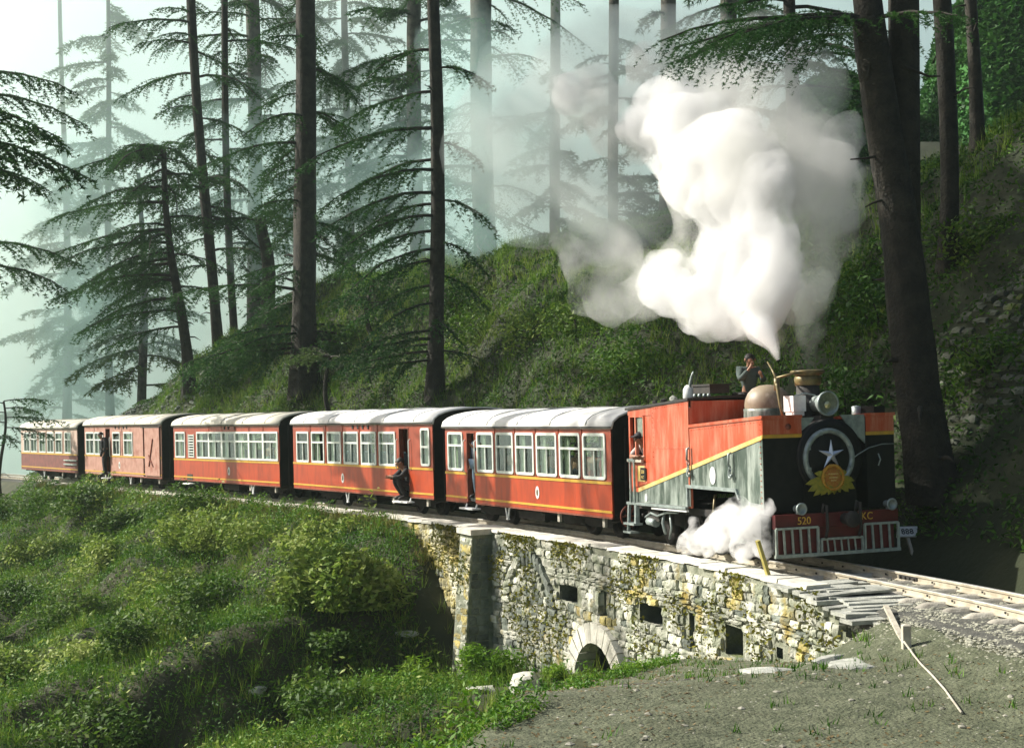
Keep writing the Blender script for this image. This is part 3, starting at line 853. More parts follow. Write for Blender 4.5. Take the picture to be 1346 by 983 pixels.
def window(parent, x0, x1, z0, z1, y, rounded=True, transom=.66, mull=True, curtain=0, seat=False):
    mb = MB(); t = .055; yo, yi = y-.022, y+.012
    c = .05 if rounded else .012
    def ring(x0, x1, z0, z1, c, y):
        P = []
        for cx, cz, a0 in ((x1-c, z1-c, 0), (x0+c, z1-c, 90), (x0+c, z0+c, 180), (x1-c, z0+c, 270)):
            for k in range(4):
                a = R(a0+30*k); P.append((cx+c*math.cos(a), y, cz+c*math.sin(a)))
        return P
    o1 = ring(x0-.02, x1+.02, z0-.02, z1+.02, c+.02, yo); i1 = ring(x0+t*.7, x1-t*.7, z0+t*.7, z1-t*.7, c*.7, yo); o2 = ring(x0-.02, x1+.02, z0-.02, z1+.02, c+.02, y+.004); i2 = ring(x0+t*.7, x1-t*.7, z0+t*.7, z1-t*.7, c*.7, yi+.02)
    F = []
    for k in range(16):
        q = (k+1) % 16
        F += [(k, q, 16+q, 16+k), (k, 32+k, 32+q, q), (16+k, 16+q, 48+q, 48+k)]
    mb.add(o1+i1+o2+i2, F)
    zt = z0 + (z1-z0)*transom
    if transom: mb.box(x0+t*.6, x1-t*.6, yo-.004, yi, zt-.024, zt+.024)
    xm = (x0+x1)/2
    if mull: mb.box(xm-.014, xm+.014, yo+.006, yi, z0+t*.6, zt-.022)
    w = mb.build('window', CREAM, parent)
    mb = MB(); mb.add([(x0+.03,yi+.004,z0+.03),(x1-.03,yi+.004,z0+.03),(x1-.03,yi+.004,z1-.03),(x0+.03,yi+.004,z1-.03)], [(0,1,2,3)])
    mb.build('pane', GLASS, w)
    W_ = x1-x0
    spans = {0: [], 1: [(.66,.98)], 2: [(.02,.3)], 3: [(.02,.28),(.72,.98)], 4: [(.02,.48)], 5: [(.02,.98)]}[curtain]
    for a, b in spans:
        n = max(6, int((b-a)*W_/.03)); P = []
        for i in range(n+1):
            x = x0 + W_*(a+(b-a)*i/n)
            P += [(x, yi+.07+.022*math.sin(i*1.9), z0+.02), (x, yi+.07+.022*math.sin(i*1.9+.4), z1-.02)]
        mb = MB(); mb.add(P, [(2*i, 2*i+2, 2*i+3, 2*i+1) for i in range(n)], True); mb.build('curtain', CURTAIN, w)
    if seat:
        mb = MB(); x = x0+W_*.78
        mb.tube([(x, yi+.25, z0-.2), (x, yi+.25, z0+.25), (x, yi+.25, z0+.33)], [.2,.2,.13], 10); mb.build('seat_cover', SEATM, w)
    return w
def wheelset(parent, x, r, gauge=.438, spokes=False):
    mb = MB()
    for sg in (-1, 1):
        y = sg*(gauge+.03)
        prof = [(.05,-.05),(.09,-.05),(.09,-.02),(r-.08,-.02),(r-.07,-.05),(r,-.05),(r,.035),(r+.03,.04),(r+.03,.06),(r-.07,.06),(r-.08,.03),(.05,.03)]
        mb.lathe(prof, (x, y, r), (0, -sg, 0), 20)
    mb.tube([(x, -gauge, r), (x, gauge, r)], .05, 8)
    return mb.build('wheelset', IRON, parent)
def bogie(parent, x):
    mb = MB()
    for sg in (-1, 1):
        y = sg*.72
        mb.prism([(x-.85,y,.34),(x-.6,y,.46),(x+.6,y,.46),(x+.85,y,.34),(x+.5,y,.26),(x+.25,y,.20),(x-.25,y,.20),(x-.5,y,.26)], (0,1,0), .05)
        for a in (-.55,.55): mb.box(x+a-.09, x+a+.09, y-.05*sg-.05, y-.05*sg+.05, .2, .40)
    mb.box(x-.2, x+.2, -.7, .7, .28, .44)
    b = mb.build('bogie', IRON, parent)
    for a in (-.55,.55): wheelset(b, x+a, .27)
    return b
def coach(sA, sB, label, wins, door=None, eave=2.35, paint=RED, upper=RED_UP, roofm=ROOFW, rise=.345, bot=.50, yz=1.21, emblem=None, extra=None, zw=(1.27,2.13), rounded=True, vents=(), hw=1.23, far=True):
    M_, L = frame(sA, sB)
    root = empty('railway_coach', label, 'railway coach', 'coaches of the train', M_)
    x0, x1 = -L/2+.02, L/2-.02
    holes = [(w[0], w[1], zw[0], zw[1]) for w in wins]
    dz = eave - .10
    if door: holes.append((door[0], door[1], bot-.01, dz))
    if extra: holes += extra.get('holes', [])
    # lower panel and upper (window band) panel
    cutx = [x0] + sorted([q for h in holes if h[2] < bot for q in h[:2]]) + [x1]
    for a, b in zip(cutx[::2], cutx[1::2]):
        mb = MB(); wall_panel(mb, a, b, bot, yz-.025, [h for h in holes if h[2] >= bot], -hw, -hw+.04); mb.build('lower_side_panel', paint, root)
    mb = MB(); wall_panel(mb, x0, x1, yz-.025, eave, holes, -hw+.004, -hw+.04)
    cuts = [x0] + sorted([(a[1]+b[0])/2 for a, b in zip(wins[:-1], wins[1:]) if b[0]-a[1] < .5]) + [x1]
    for c in cuts[1:-1]: mb.box(c-.012, c+.012, -hw-.012, -hw+.003, yz+.04, eave-.02)
    mb.build('window_side_panel', upper, root)
    fw = []
    mb = MB(); k = 7; step = L/k
    fw = [(x0+.25+i*step*.97, x0+.25+i*step*.97+.85, zw[0], zw[1]) for i in range(k) if x0+.25+i*step*.97+.85 < x1-.1]
    wall_panel(mb, x0, x1, bot, eave, fw, hw-.04, hw); mb.build('far_side_panel', paint, root)
    # bands, split at the door
    segs = [(x0, x1)] if not door else [(x0, door[0]-.02), (door[1]+.02, x1)]
    for a, b in segs:
        mb = MB(); mb.box(a, b, -hw-.014, -hw-.001, yz-.03, yz+.025); mb.build('yellow_waist_band', YELLOW, root)
        mb = MB(); mb.box(a, b, -hw-.014, -hw-.001, bot+.075, bot+.12); mb.build('yellow_lower_band', YELLOW, root)
        mb = MB(); mb.box(a, b, -hw-.008, -hw+.03, bot-.035, bot-.002); mb.build('sole_bar', RUST, root)
    # ends
    n = 12
    arc = [(hw*math.cos(math.pi*i/n), eave + rise*math.sin(math.pi*i/n)**.8) for i in range(n+1)]
    for xe, nm in ((x1, 'end_wall'), (x0, 'end_wall')):
        d = -.05 if xe > 0 else .05
        mb = MB(); mb.prism([(xe, -hw+.006, bot), (xe, hw-.006, bot)] + [(xe, y*.99, z-.02) for y, z in arc], (1,0,0), d)
        w = mb.build(nm, BLACK, root)
        sx = 1 if xe > 0 else -1
        mb = MB(); a, b = sorted((xe+sx*.003, xe+sx*.03)); mb.box(a, b, -.36, .36, bot+.12, 2.2); mb.build('end_door', SOOT, w)
        mb = MB()
        for y in (-.95, .95): mb.bar((xe+sx*.07, y, bot), (xe+sx*.07, y, eave), .03)
        for z in np.arange(bot+.3, eave, .35): mb.bar((xe+sx*.07, .78, z), (xe+sx*.07, .95, z), .025)
        mb.build('end_ladder', IRON, w)
    # roof with overhang, a rain strip along the eave
    mb = MB(); ro = hw+.05
    outer = [(ro*math.cos(math.pi*i/n), eave + .015 + (rise+.02)*math.sin(math.pi*i/n)**.8) for i in range(n+1)]
    xs = np.linspace(x0-.10, x1+.10, 9); P = []; m_ = len(outer)
    for x in xs: P += [(x, y, z) for y, z in outer] + [(x, y*.975, z-.035) for y, z in outer]
    F = []
    for i in range(len(xs)-1):
        b, c = i*2*m_, (i+1)*2*m_
        for j in range(m_-1): F += [(b+j, c+j, c+j+1, b+j+1), (b+m_+j, b+m_+j+1, c+m_+j+1, c+m_+j)]
        for j in (0, m_-1): F.append((b+j, b+m_+j, c+m_+j, c+j))
    for b in (0, (len(xs)-1)*2*m_):
        for j in range(m_-1): F.append((b+j, b+j+1, b+m_+j+1, b+m_+j))
    mb.add(P, F, True); rf = mb.build('roof', roofm, root)
    mb = MB()
    for x in np.linspace(x0+.9, x1-.9, 5): 
        mb.tube([(x, (ro+.006)*math.cos(t), eave+.02+(rise+.024)*math.sin(t)**.8) for t in np.linspace(.06, math.pi-.06, 14)], .011, 5)
    mb.build('roof_seam', roofm, rf)
    mb = MB(); mb.box(x0-.10, x1+.10, -hw-.062, -hw-.047, eave-.005, eave+.03); mb.build('gutter', DARKIN, rf)
    # floor and interior
    mb = MB(); mb.box(x0+.06, x1-.06, -hw+.045, hw-.045, bot+.02, bot+.10); mb.build('floor', DARKIN, root)
    mb = MB()
    xb = x0 + .9
    while xb < x1-.8:
        if not (door and door[0]-.5 < xb < door[1]+.5):
            mb.box(xb-.05, xb+.05, .15, hw-.08, bot+.12, 1.45); mb.box(xb-.30, xb+.30, .15, hw-.08, bot+.4, bot+.5)
        xb += 1.15
    mb.build('seats', DARKIN, root)
    for w in wins:
        window(root, w[0], w[1], zw[0], zw[1], -hw, rounded, curtain=w[2], seat=len(w) > 3)
    for a, b, c, d in fw:
        mb = MB(); xm = (a+b)/2
        for q in ((a, a+.04, c, d), (b-.04, b, c, d), (a+.041, b-.041, c, c+.04), (a+.041, b-.041, d-.04, d), (a+.041, b-.041, (c+d)/2+.1, (c+d)/2+.14)): mb.box(q[0], q[1], hw-.03, hw+.012, q[2], q[3])
        mb.build('window', CREAM, root)
    if door:
        mb = MB()
        for x in (door[0]+.004, door[1]-.034): mb.box(x, x+.03, -hw-.006, -hw+.12, bot, dz)
        mb.box(door[0]+.035, door[1]-.035, -hw-.004, -hw+.12, dz-.03, dz-.004)
        dr = mb.build('doorway', RUST, root)
        for x in (door[0]-.07, door[1]+.07): 
            mb = MB(); mb.tube([(x, -hw, 1.18), (x, -hw-.05, 1.22), (x, -hw-.05, 1.92), (x, -hw, 1.96)], .014, 6); mb.build('handrail', CREAM, dr)
        mb = MB(); mb.box(door[0]-.14, door[1]+.12, -hw-.16, -hw+.06, bot-.16, bot-.125)
        for x in (door[0]-.05, door[1]+.03): mb.bar((x, -hw-.02, bot-.13), (x, -hw+.02, bot+.0), .03)
        mb.build('step', WHITE, root)
    if emblem:
        ex, ez = emblem
        mb = MB(); e = [(ex+.082*math.cos(2*math.pi*k/20), -hw-.001, ez+.135*math.sin(2*math.pi*k/20)) for k in range(20)]; mb.prism(e, (0,-1,0), .008); eb = mb.build('emblem', WHITE, root)
        mb = MB(); e = [(ex+.036*math.cos(2*math.pi*k/16), -hw-.010, ez+.07*math.sin(2*math.pi*k/16)) for k in range(16)]; mb.prism(e, (0,-1,0), .005); mb.build('emblem_centre', BRASS, eb)
    for x in vents:
        mb = MB(); mb.box(x-.035, x+.035, -hw-.018, -hw+.002, eave-.13, eave-.03); mb.build('vent', DARKIN, root)
    # underframe
    mb = MB()
    for y in (-.75, .75): mb.box(x0+.05, x1-.05, y-.05, y+.05, bot-.14, bot+.015)
    for x in np.linspace(x0+.3, x1-.3, 6): mb.box(x-.04, x+.04, -1.1, 1.1, bot-.10, bot+.012)
    mb.box(-.7, .5, -.9, -.35, .22, bot-.11); mb.tube([(1.0, -.6, .30), (1.9, -.6, .30)], .14, 10)
    mb.build('underframe', IRON, root)
    bogie(root, x0+1.5); bogie(root, x1-1.5)
    mb = MB(); vx = extra.get('jack', -.72) if extra else -.72
    mb.bar((vx-.1, -hw+.05, bot-.02), (vx-.02, -hw+.05, .22), .03); mb.bar((vx+.1, -hw+.05, bot-.02), (vx+.02, -hw+.05, .22), .03); mb.box(vx-.05, vx+.05, -hw+.03, -hw+.08, .19, .22)
    mb.build('jack_bracket', WHITE, root)
    for x in ((x1-2.3), (x1-.45)):
        mb = MB(); mb.box(x-.045, x+.045, -hw+.06, -hw+.12, bot-.22, bot-.03); mb.build('axle_label', SLEEPERM, root)
    mb = MB()
    for xe, sx in ((x1, 1), (x0, -1)):
        mb.tube([(xe, 0, .5), (xe+sx*.28, 0, .5)], .07, 8); mb.lathe([(.001,0),(.15,0),(.15,.04),(.001,.05)], (xe+sx*.28, 0, .5), (sx,0,0), 12)
    mb.build('buffer', IRON, root)
    return root, M_, L, hw

E1 = (5.5663, 13.4266); E2 = (14.1658, 22.8237); E3 = (23.8376, 32.3823); E4 = (33.5023, 41.9622)
c1, M1, L1, HW = coach(*E1, 'orange red coach with white roof right behind the engine, a man in its doorway',
    [(-3.72,-2.91,4),(-2.10,-1.27,2),(-1.10,-.28,1),(-.13,.69,2),(.84,1.71,3),(1.86,2.69,2),(2.84,3.69,1)], (-2.70,-2.24), eave=2.24, rise=.37,
    zw=(1.24,2.12), yz=1.165, emblem=(.82,.86))
c2, M2, L2, _ = coach(*E2, 'orange red coach second behind the engine, a dark figure squatting at its open door',
    [(-4.01,-3.18,0),(-2.94,-2.10,4),(-1.85,-.98,2,1),(-.77,.11,0,1),(.32,1.19,0,1),(1.40,2.30,0,1)], (2.50,3.06), yz=1.22, emblem=(-.91,.86), rounded=False,
    extra={'holes': [(3.72,4.15,1.31,2.22)]}, vents=(-.2,.12,.42,.74))
w = window(c2, 3.72, 4.15, 1.31, 2.22, -HW, True, transom=.5, mull=False, curtain=5)
c3, M3, L3, _ = coach(*E3, 'orange red coach third behind the engine with curtained windows and a white louvre',
    [(-4.06,-3.2,4),(-2.13,-1.12,3),(-1.08,-.05,3),(0,1.01,3),(1.05,2.07,4),(2.11,3.12,2),(3.16,4.17,1)], None, yz=1.20, emblem=(.48,.87), rounded=False, roofm=ROOFC,
    extra={'holes': [(-2.87,-2.42,1.29,2.05)], 'jack': 2.2}, vents=(.2,.5,1.0))
mb = MB()
for q in ((-2.9,-2.86),(-2.43,-2.39)): mb.box(q[0], q[1], -HW-.02, -HW+.02, 1.27, 2.07)
for z in np.linspace(1.30, 2.03, 9): mb.box(-2.85, -2.44, -HW-.015, -HW+.015, z-.022, z+.018)
mb.build('louvre', CREAM, c3)
mb = MB(); mb.box(-3.05,-2.57,-HW-.012,-HW-.001,.5,.70); mb.build('step_recess', DARKIN, c3)
mb = MB(); mb.box(-3.15,-2.5,-HW-.16,-HW+.05,.36,.395); mb.build('step', WHITE, c3)
c4, M4, L4, _ = coach(*E4, 'faded pinkish coach fourth behind the engine with a sliding luggage door',
    [(-4.0,-3.05,3),(-2.95,-1.96,2),(-.85,-.06,1),(.38,1.30,4)], (-1.70,-1.18), eave=2.40, yz=1.22, paint=FADED, upper=FADED, roofm=ROOFC, emblem=(-.17,.88), rounded=False,
    extra={'holes': [(2.37,2.62,.51,2.3)], 'jack': .9}, vents=(-.55,-.15,.35,.7))
mb = MB(); mb.box(2.66,4.12,-HW-.05,-HW-.016,.56,2.3); sd_ = mb.build('sliding_door', FADED, c4)
mb = MB(); mb.box(2.3,4.2,-HW-.06,-HW-.012,2.305,2.345); mb.build('door_rail', IRON, sd_)
mb = MB(); mb.bar((3.1,-HW-.056,.9),(3.5,-HW-.056,1.9),.05); mb.bar((3.5,-HW-.056,.9),(3.1,-HW-.056,1.3),.05); mb.build('door_brace', RUST, sd_)
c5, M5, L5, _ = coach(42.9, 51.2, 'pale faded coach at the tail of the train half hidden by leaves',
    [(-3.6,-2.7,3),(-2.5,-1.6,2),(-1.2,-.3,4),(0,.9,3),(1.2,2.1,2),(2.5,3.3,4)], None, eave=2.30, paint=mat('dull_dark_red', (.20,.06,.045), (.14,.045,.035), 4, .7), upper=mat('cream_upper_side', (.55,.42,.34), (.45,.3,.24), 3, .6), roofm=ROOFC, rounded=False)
mb = MB()
for z in (.78,.95): mb.box(2.4,4.1,-HW-.06,-HW-.02,z,z+.05)
mb.build('guard_rail', GRILLE, c5)
# coach end: brake wheel and lettering next to the engine
mb = MB(); xw = L1/2+.16; cw = (xw, -.95, .52)
n = 20; mb.tube([(xw, cw[1]+.2*math.cos(2*math.pi*k/n), cw[2]+.2*math.sin(2*math.pi*k/n)) for k in range(n+1)], .022, 6)
for k in range(6): mb.bar(cw, (xw, cw[1]+.19*math.cos(math.pi*k/3), cw[2]+.19*math.sin(math.pi*k/3)), .028)
mb.tube([(L1/2, cw[1], cw[2]), (xw+.03, cw[1], cw[2])], .03, 8)
mb.build('brake_wheel', RUST, c1)
letters('RC2', .17, mat('dull_lettering', (.25,.27,.25), (.2,.2,.2), 9, .7), c1, front_M(L1/2-.015, -.62, 1.2))
# vestibule between the coaches: dark bellows
for c, L in ((c1, L1), (c2, L2), (c3, L3), (c4, L4)):
    mb = MB(); 
    for k in range(5):
        x = -L/2 - .03 - k*.12
        for y0, y1, z0, z1 in ((-.45,-.38,.6,2.3),(.38,.45,.6,2.3),(-.38,.38,2.23,2.3)): mb.box(x-.1, x, y0, y1, z0, z1)
    mb.build('bellows', BLACK, c)

# ---------------------------------------------------------------- the engine
ML, LL = frame(0, 4.94)
eng = empty('steam_locomotive', 'red and black steam tank engine with a star and marigold garland on its nose', 'locomotive', None, ML)
YN, YF, YC = -1.18, 1.32, .05
XR, XB, XT = -2.36, .06, 2.48           # cab rear, cab front, tank front
def stripe(x): return 1.07 + (x + 1.95)*(2.10-1.07)/(2.48+1.95)      # diagonal stripe centre height
def tank_top(x): return 2.27 + (x - .06)*.15/2.42
def roof_z(x): return 2.62 + (x + 2.36)*.15/2.42
def plate(poly, name, m, y=None, t=.03, parent=None, sgn=-1):
    """plate on the side: poly of (x, z)"""
    y = YN if y is None else y
    mb = MB(); mb.prism([(x, y, z) for x, z in poly], (0, sgn, 0), t); return mb.build(name, m, parent or eng)
# solid cores: tanks, cab, bunker
mb = MB()
def core(poly, y0, y1): mb.prism([(x, y0, z) for x, z in poly], (0,1,0), y1-y0)
NOTCH = [(-.02,.88),(-.02,1.19),(1.62,1.22),(1.72,1.10),(1.74,.90)]
tank_poly = [(XB,1.19),(1.62,1.22),(1.72,1.10),(1.74,.90),(XT,.88),(XT,tank_top(XT)-.02),(XB,tank_top(XB)-.02)]
core(tank_poly, YN+.002, -.46)
nt_ = mb.build('side_tank', BLACK, eng)
mb = MB(); core(tank_poly, .78, YF-.002); ft_ = mb.build('side_tank', BLACK, eng)
mb = MB(); mb.add([(XB,YN-.035,tank_top(XB)-.02),(XT+.03,YN-.035,tank_top(XT)-.02),(XT+.03,-.45,tank_top(XT)-.02),(XB,-.45,tank_top(XB)-.02),(XB,YN-.035,tank_top(XB)+.03),(XT+.03,YN-.035,tank_top(XT)+.03),(XT+.03,-.45,tank_top(XT)+.03),(XB,-.45,tank_top(XB)+.03)],[(0,3,2,1),(4,5,6,7),(0,1,5,4),(1,2,6,5),(2,3,7,6),(3,0,4,7)])
mb.build('tank_top_plate', LOCO_RED, nt_)
mb = MB(); mb.add([(XB,.77,tank_top(XB)-.02),(XT+.03,.77,tank_top(XT)-.02),(XT+.03,YF+.03,tank_top(XT)-.02),(XB,YF+.03,tank_top(XB)-.02),(XB,.77,tank_top(XB)+.03),(XT+.03,.77,tank_top(XT)+.03),(XT+.03,YF+.03,tank_top(XT)+.03),(XB,YF+.03,tank_top(XB)+.03)],[(0,3,2,1),(4,5,6,7),(0,1,5,4),(1,2,6,5),(2,3,7,6),(3,0,4,7)])
mb.build('tank_top_plate', LOCO_RED, ft_)
# cab: side sheet with window opening, front sheet, rear sheet, roof
WX0, WX1, WZ0, WZ1 = -2.27, -1.72, 1.62, 2.46
mb = MB(); wall_panel(mb, XR, XB-.003, .84, 2.60, [(WX0, WX1, WZ0, WZ1)], YN+.004, YN+.04)
cab = mb.build('cab_side', LOCO_RED, eng)
mb = MB(); wall_panel(mb, XR, XB-.003, .84, 2.60, [(WX0, WX1, WZ0, WZ1)], YF-.04, YF-.004); mb.build('cab_side', LOCO_RED, eng)
mb = MB(); mb.box(XB-.04, XB-.002, YN+.041, YF-.041, 1.25, 2.72); mb.build('cab_front', LOCO_RED, eng)
mb = MB(); mb.box(XR, XR+.04, YN+.041, YF-.041, .9, 2.55); mb.build('cab_back', BLACK, eng)
mb = MB()
P = []
for x in (XR-.06, -1.2, XB+.02):
    for y, dz in ((YN-.04, 0),(YN*.5, .03),(YC, .04),(YF*.5, .03),(YF+.04, 0)): P.append((x, y, roof_z(x)+dz))
n = 5; Q = P + [(x, y, z-.045) for x, y, z in P]
F = []
for i in range(2):
    for j in range(4): F += [(i*n+j, (i+1)*n+j, (i+1)*n+j+1, i*n+j+1), (15+i*n+j, 15+i*n+j+1, 15+(i+1)*n+j+1, 15+(i+1)*n+j)]
for j in range(4): F += [(j, j+1, 16+j, 15+j), (10+j, 25+j, 26+j, 11+j)]
for i in range(2): F += [(i*n, 15+i*n, 15+(i+1)*n, (i+1)*n), (i*n+4, (i+1)*n+4, 15+(i+1)*n+4, 15+i*n+4)]
mb.add(Q, F); mb.build('cab_roof', SOOT, eng)
# painted side plates: red above the diagonal stripe, weathered black with painted sheen below
plate([(-1.34,stripe(-1.34)+.045),(XB-.012,stripe(XB)+.045),(XB-.012,roof_z(XB)-.05),(-1.34,roof_z(-1.34)-.05)], 'cab_plate', LOCO_RED, t=.018)
plate([(XR,stripe(XR)+.10),(-1.352,stripe(-1.352)+.045),(-1.352,WZ0-.03),(XR,WZ0-.03)], 'cab_plate', LOCO_RED, t=.010)
plate([(XR,WZ1+.015),(-1.352,WZ1+.015),(-1.352,roof_z(-1.352)-.05),(XR,roof_z(XR)-.05)], 'cab_plate', LOCO_RED, t=.010)
plate([(XR,.845),(XB-.012,.87),(XB-.012,stripe(XB)-.035),(-1.95,stripe(-1.95)-.035),(XR,stripe(-1.95)-.035)], 'lower_cab_plate', TANK_BLACK, t=.014)
plate([(XB+.012,stripe(XB)+.045),(XT,stripe(XT)+.045),(XT,tank_top(XT)-.022),(XB+.012,tank_top(XB)-.022)], 'tank_plate', LOCO_RED, t=.016)
plate([(XB+.012,1.20),(1.60,1.235),(1.735,1.10),(1.755,.90),(XT,.885),(XT,stripe(XT)-.035),(XB+.012,stripe(XB)-.035)], 'lower_tank_plate', TANK_BLACK, t=.012)
plate([(-1.95,stripe(-1.95)-.033),(XT+.004,stripe(XT)-.033),(XT+.004,stripe(XT)+.04),(-1.95,stripe(-1.95)+.04)], 'diagonal_stripe', PALE_YELLOW, t=.024)
mb = MB(); mb.box(XB-.03, XB+.008, YN-.03, YN, 1.2, 2.28); mb.build('joint_strip', LOCO_RED, eng)
mb = MB(); mb.box(-1.33, XB-.02, YN-.026, YN-.018, 1.87, 1.905); mb.build('joint_strip', LOCO_RED, eng)
mb = MB(); mb.box(-.05, 1.66, YN-.05, YN-.012, 1.195, 1.25); mb.bar((-.02,YN-.03,1.2),(-.02,YN-.03,.86),.04); mb.bar((1.65,YN-.03,1.22),(1.75,YN-.03,1.08),.04); mb.build('cutout_rim', GREYM, eng)
# rivets along the plate edges, joined: too small to pick apart
mb = MB()
for x in np.arange(-1.28, .0, .09): mb.box(x-.008, x+.008, YN-.026, YN-.017, roof_z(x)-.095, roof_z(x)-.079)
for x in np.arange(.14, 2.45, .10): mb.box(x-.008, x+.008, YN-.024, YN-.015, tank_top(x)-.075, tank_top(x)-.059)
for z in np.arange(.95, 2.35, .09): mb.box(XT-.06, XT-.044, YN-.026, YN-.011, z, z+.016)
for z in np.arange(1.7, 2.6, .09): mb.box(-1.31, -1.294, YN-.026, YN-.017, z, z+.016)
mb.build('rivets', LOCO_RED, eng)['kind'] = 'stuff'
# cab window: frame, half shut sliding pane
mb = MB()
for q in ((WX0-.03,WX0+.01,WZ0,WZ1),(WX1-.01,WX1+.03,WZ0,WZ1),(WX0+.012,WX1-.012,WZ1-.02,WZ1+.012),(WX0+.012,WX1-.012,WZ0-.03,WZ0+.01),(-2.07,-2.03,WZ0+.012,WZ1-.022)): mb.box(q[0], q[1], YN-.014, YN+.05, q[2], q[3])
wf = mb.build('cab_window', LOCO_RED, eng)
mb = MB(); mb.box(-2.02, -1.74, YN+.012, YN+.02, 2.08, 2.43); mb.build('pane', LENS, wf)
mb = MB(); mb.box(-2.30,-1.70,YN-.08,YN-.02,WZ0-.02,WZ0+.03); mb.build('arm_rest', WOOD, wf)
# ladder post, hand rails, steps
mb = MB()
for x in (-2.18, -2.02): mb.bar((x, YN-.07, .84), (x, YN-.07, 1.66), .035)
mb.bar((-2.26, YN-.07, 1.64), (-1.96, YN-.07, 1.64), .045)
mb.build('hand_rail', GREYM, eng)
mb = MB()
mb.bar((-2.33, YN-.03, .84), (-2.36, YN-.05, .27), .05); mb.bar((-2.03, YN-.03, .84), (-2.02, YN-.05, .42), .06)
mb.box(-2.40, -1.95, YN-.14, YN+.05, .41, .45); mb.box(-2.42, -2.1, YN-.14, YN+.05, .25, .285); mb.box(-2.10,-1.98,YN-.05,YN+.0,.45,.80)
mb.build('cab_steps', GREYM, eng)
mb = MB(); mb.bar((-2.38, YN-.04, .815), (-.04, YN-.04, .84), .06, .05); mb.build('footplate', GREYM, eng)
mb = MB(); mb.bar((-1.4, YN-.02, .765), (-.05, YN-.02, .785), .05, .035); mb.build('footplate_edge', WHITE, eng)
mb = MB(); mb.box(XR, XT+.05, -1.0, 1.1, .70, .82); mb.box(-2.3, 2.7, -.52, -.44, .38, .72); mb.box(-2.3, 2.7, .54, .62, .38, .72); mb.build('main_frame', SOOT, eng)
# plates
mb = MB(); mb.box(-1.98,-1.68,YN-.022,YN-.008,1.24,1.53); pl_ = mb.build('cab_notice', PALE_YELLOW, eng)
mb = MB(); mb.box(-1.84,-1.62,YN-.034,YN-.023,1.27,1.50); np_ = mb.build('number_plate', BLACK, pl_)
letters('520', .085, PALE_YELLOW, pl_, side_M(-1.73, YN-.036, 1.42)); letters('KC', .075, PALE_YELLOW, pl_, side_M(-1.73, YN-.036, 1.32))
for ex, ez, a, b in ((.87,1.44,.10,.15),(-1.64,.95,.055,.075)):
    mb = MB(); mb.prism([(ex+a*math.cos(2*math.pi*k/20), YN-.013, ez+b*math.sin(2*math.pi*k/20)) for k in range(20)], (0,-1,0), .012); mb.build('oval_plate', WHITE, eng)
# chained hooks on the tank side
for hx, z0, z1 in ((.12, 1.40, 1.90), (1.55, 1.42, 1.84)):
    mb = MB(); mb.tube([(hx, YN-.04, z1), (hx-.03, YN-.08, z1-.02), (hx-.03, YN-.09, z1-.22)], .022, 6)
    z = z1-.22; k = 0
    while z > z0+.1:
        mb.tube([(hx-.02+.02*math.cos(t)*(k % 2)+.0, YN-.07+.02*math.cos(t)*(1-k % 2), z-.045+.055*math.sin(t)) for t in np.linspace(0, 2*math.pi, 9)], .011, 5); z -= .085; k += 1
    mb.tube([(hx-.02+.05*math.cos(t), YN-.07, z0+.07+.07*math.sin(t)) for t in np.linspace(1.6, 6.2, 10)], .018, 6)
    mb.build('chain_hook', GREYM, eng)
# running gear behind the steam
def spoked(x, r):
    mb = MB()
    for y in (-.50, .60):
        sg = -1 if y < 0 else 1
        mb.lathe([(r-.06,-.05),(r,-.05),(r,.05),(r+.03,.06),(r-.06,.06),(r-.06,-.05)], (x, y+sg*-.0, r), (0, sg, 0), 24)
        mb.lathe([(.001,-.05),(.09,-.05),(.09,.06),(.001,.06)], (x, y, r), (0, sg, 0), 12)
        for k in range(10):
            a = 2*math.pi*k/10; mb.bar((x+.06*math.cos(a), y, r+.06*math.sin(a)), (x+(r-.05)*math.cos(a), y, r+(r-.05)*math.sin(a)), .04)
    mb.tube([(x, -.5, r), (x, .6, r)], .06, 8)
    return mb.build('driving_wheel', SOOT, eng)
for x in (-1.0, -.05, .95): spoked(x, .37)
mb = MB(); wheelset_r = .26
for y in (-.48, .58): mb.lathe([(.02,-.04),(wheelset_r,-.04),(wheelset_r,.04),(.02,.04)], (-2.0, y, wheelset_r), (0,1,0), 18)
mb.tube([(-2.0, -.5, .26), (-2.0, .6, .26)], .05, 8)
mb.build('trailing_wheel', SOOT, eng)
mb = MB(); mb.bar((-1.05, -.62, .30), (1.0, -.62, .30), .05, .09); mb.bar((.95, -.70, .33), (1.7, -.72, .58), .05, .09); mb.build('coupling_rod', GREYM, eng)
mb = MB(); mb.tube([(1.55,-.84,.60),(2.25,-.84,.60)], .24, 14); mb.tube([(1.5,-.84,.6),(1.55,-.84,.6)], .27, 14); mb.tube([(2.25,-.84,.60),(2.30,-.84,.60)], .27, 14); mb.tube([(1.55,-.84,.93),(2.25,-.84,.93)], .13, 10); mb.build('cylinder', SOOT, eng)
mb = MB(); mb.tube([(-1.9,-1.1,.56),(-1.6,-1.13,.66),(-1.3,-1.15,.62),(-1.0,-1.12,.70),(-.6,-1.1,.72)], .022, 6); mb.tube([(-1.15,-1.08,.74),(-1.2,-1.1,.5),(-1.1,-1.1,.30)], .03, 6); mb.tube([(-1.75,-1.1,.5),(-1.45,-1.1,.48)], .08, 8); mb.tube([(-1.0,-1.05,.72),(-.92,-1.07,.42),(-1.0,-1.07,.22)], .024, 6); mb.build('pipework', GREYM, eng)
mb = MB(); mb.box(-1.75,-1.3,-1.12,-.8,.52,.70); mb.build('injector', SOOT, eng)
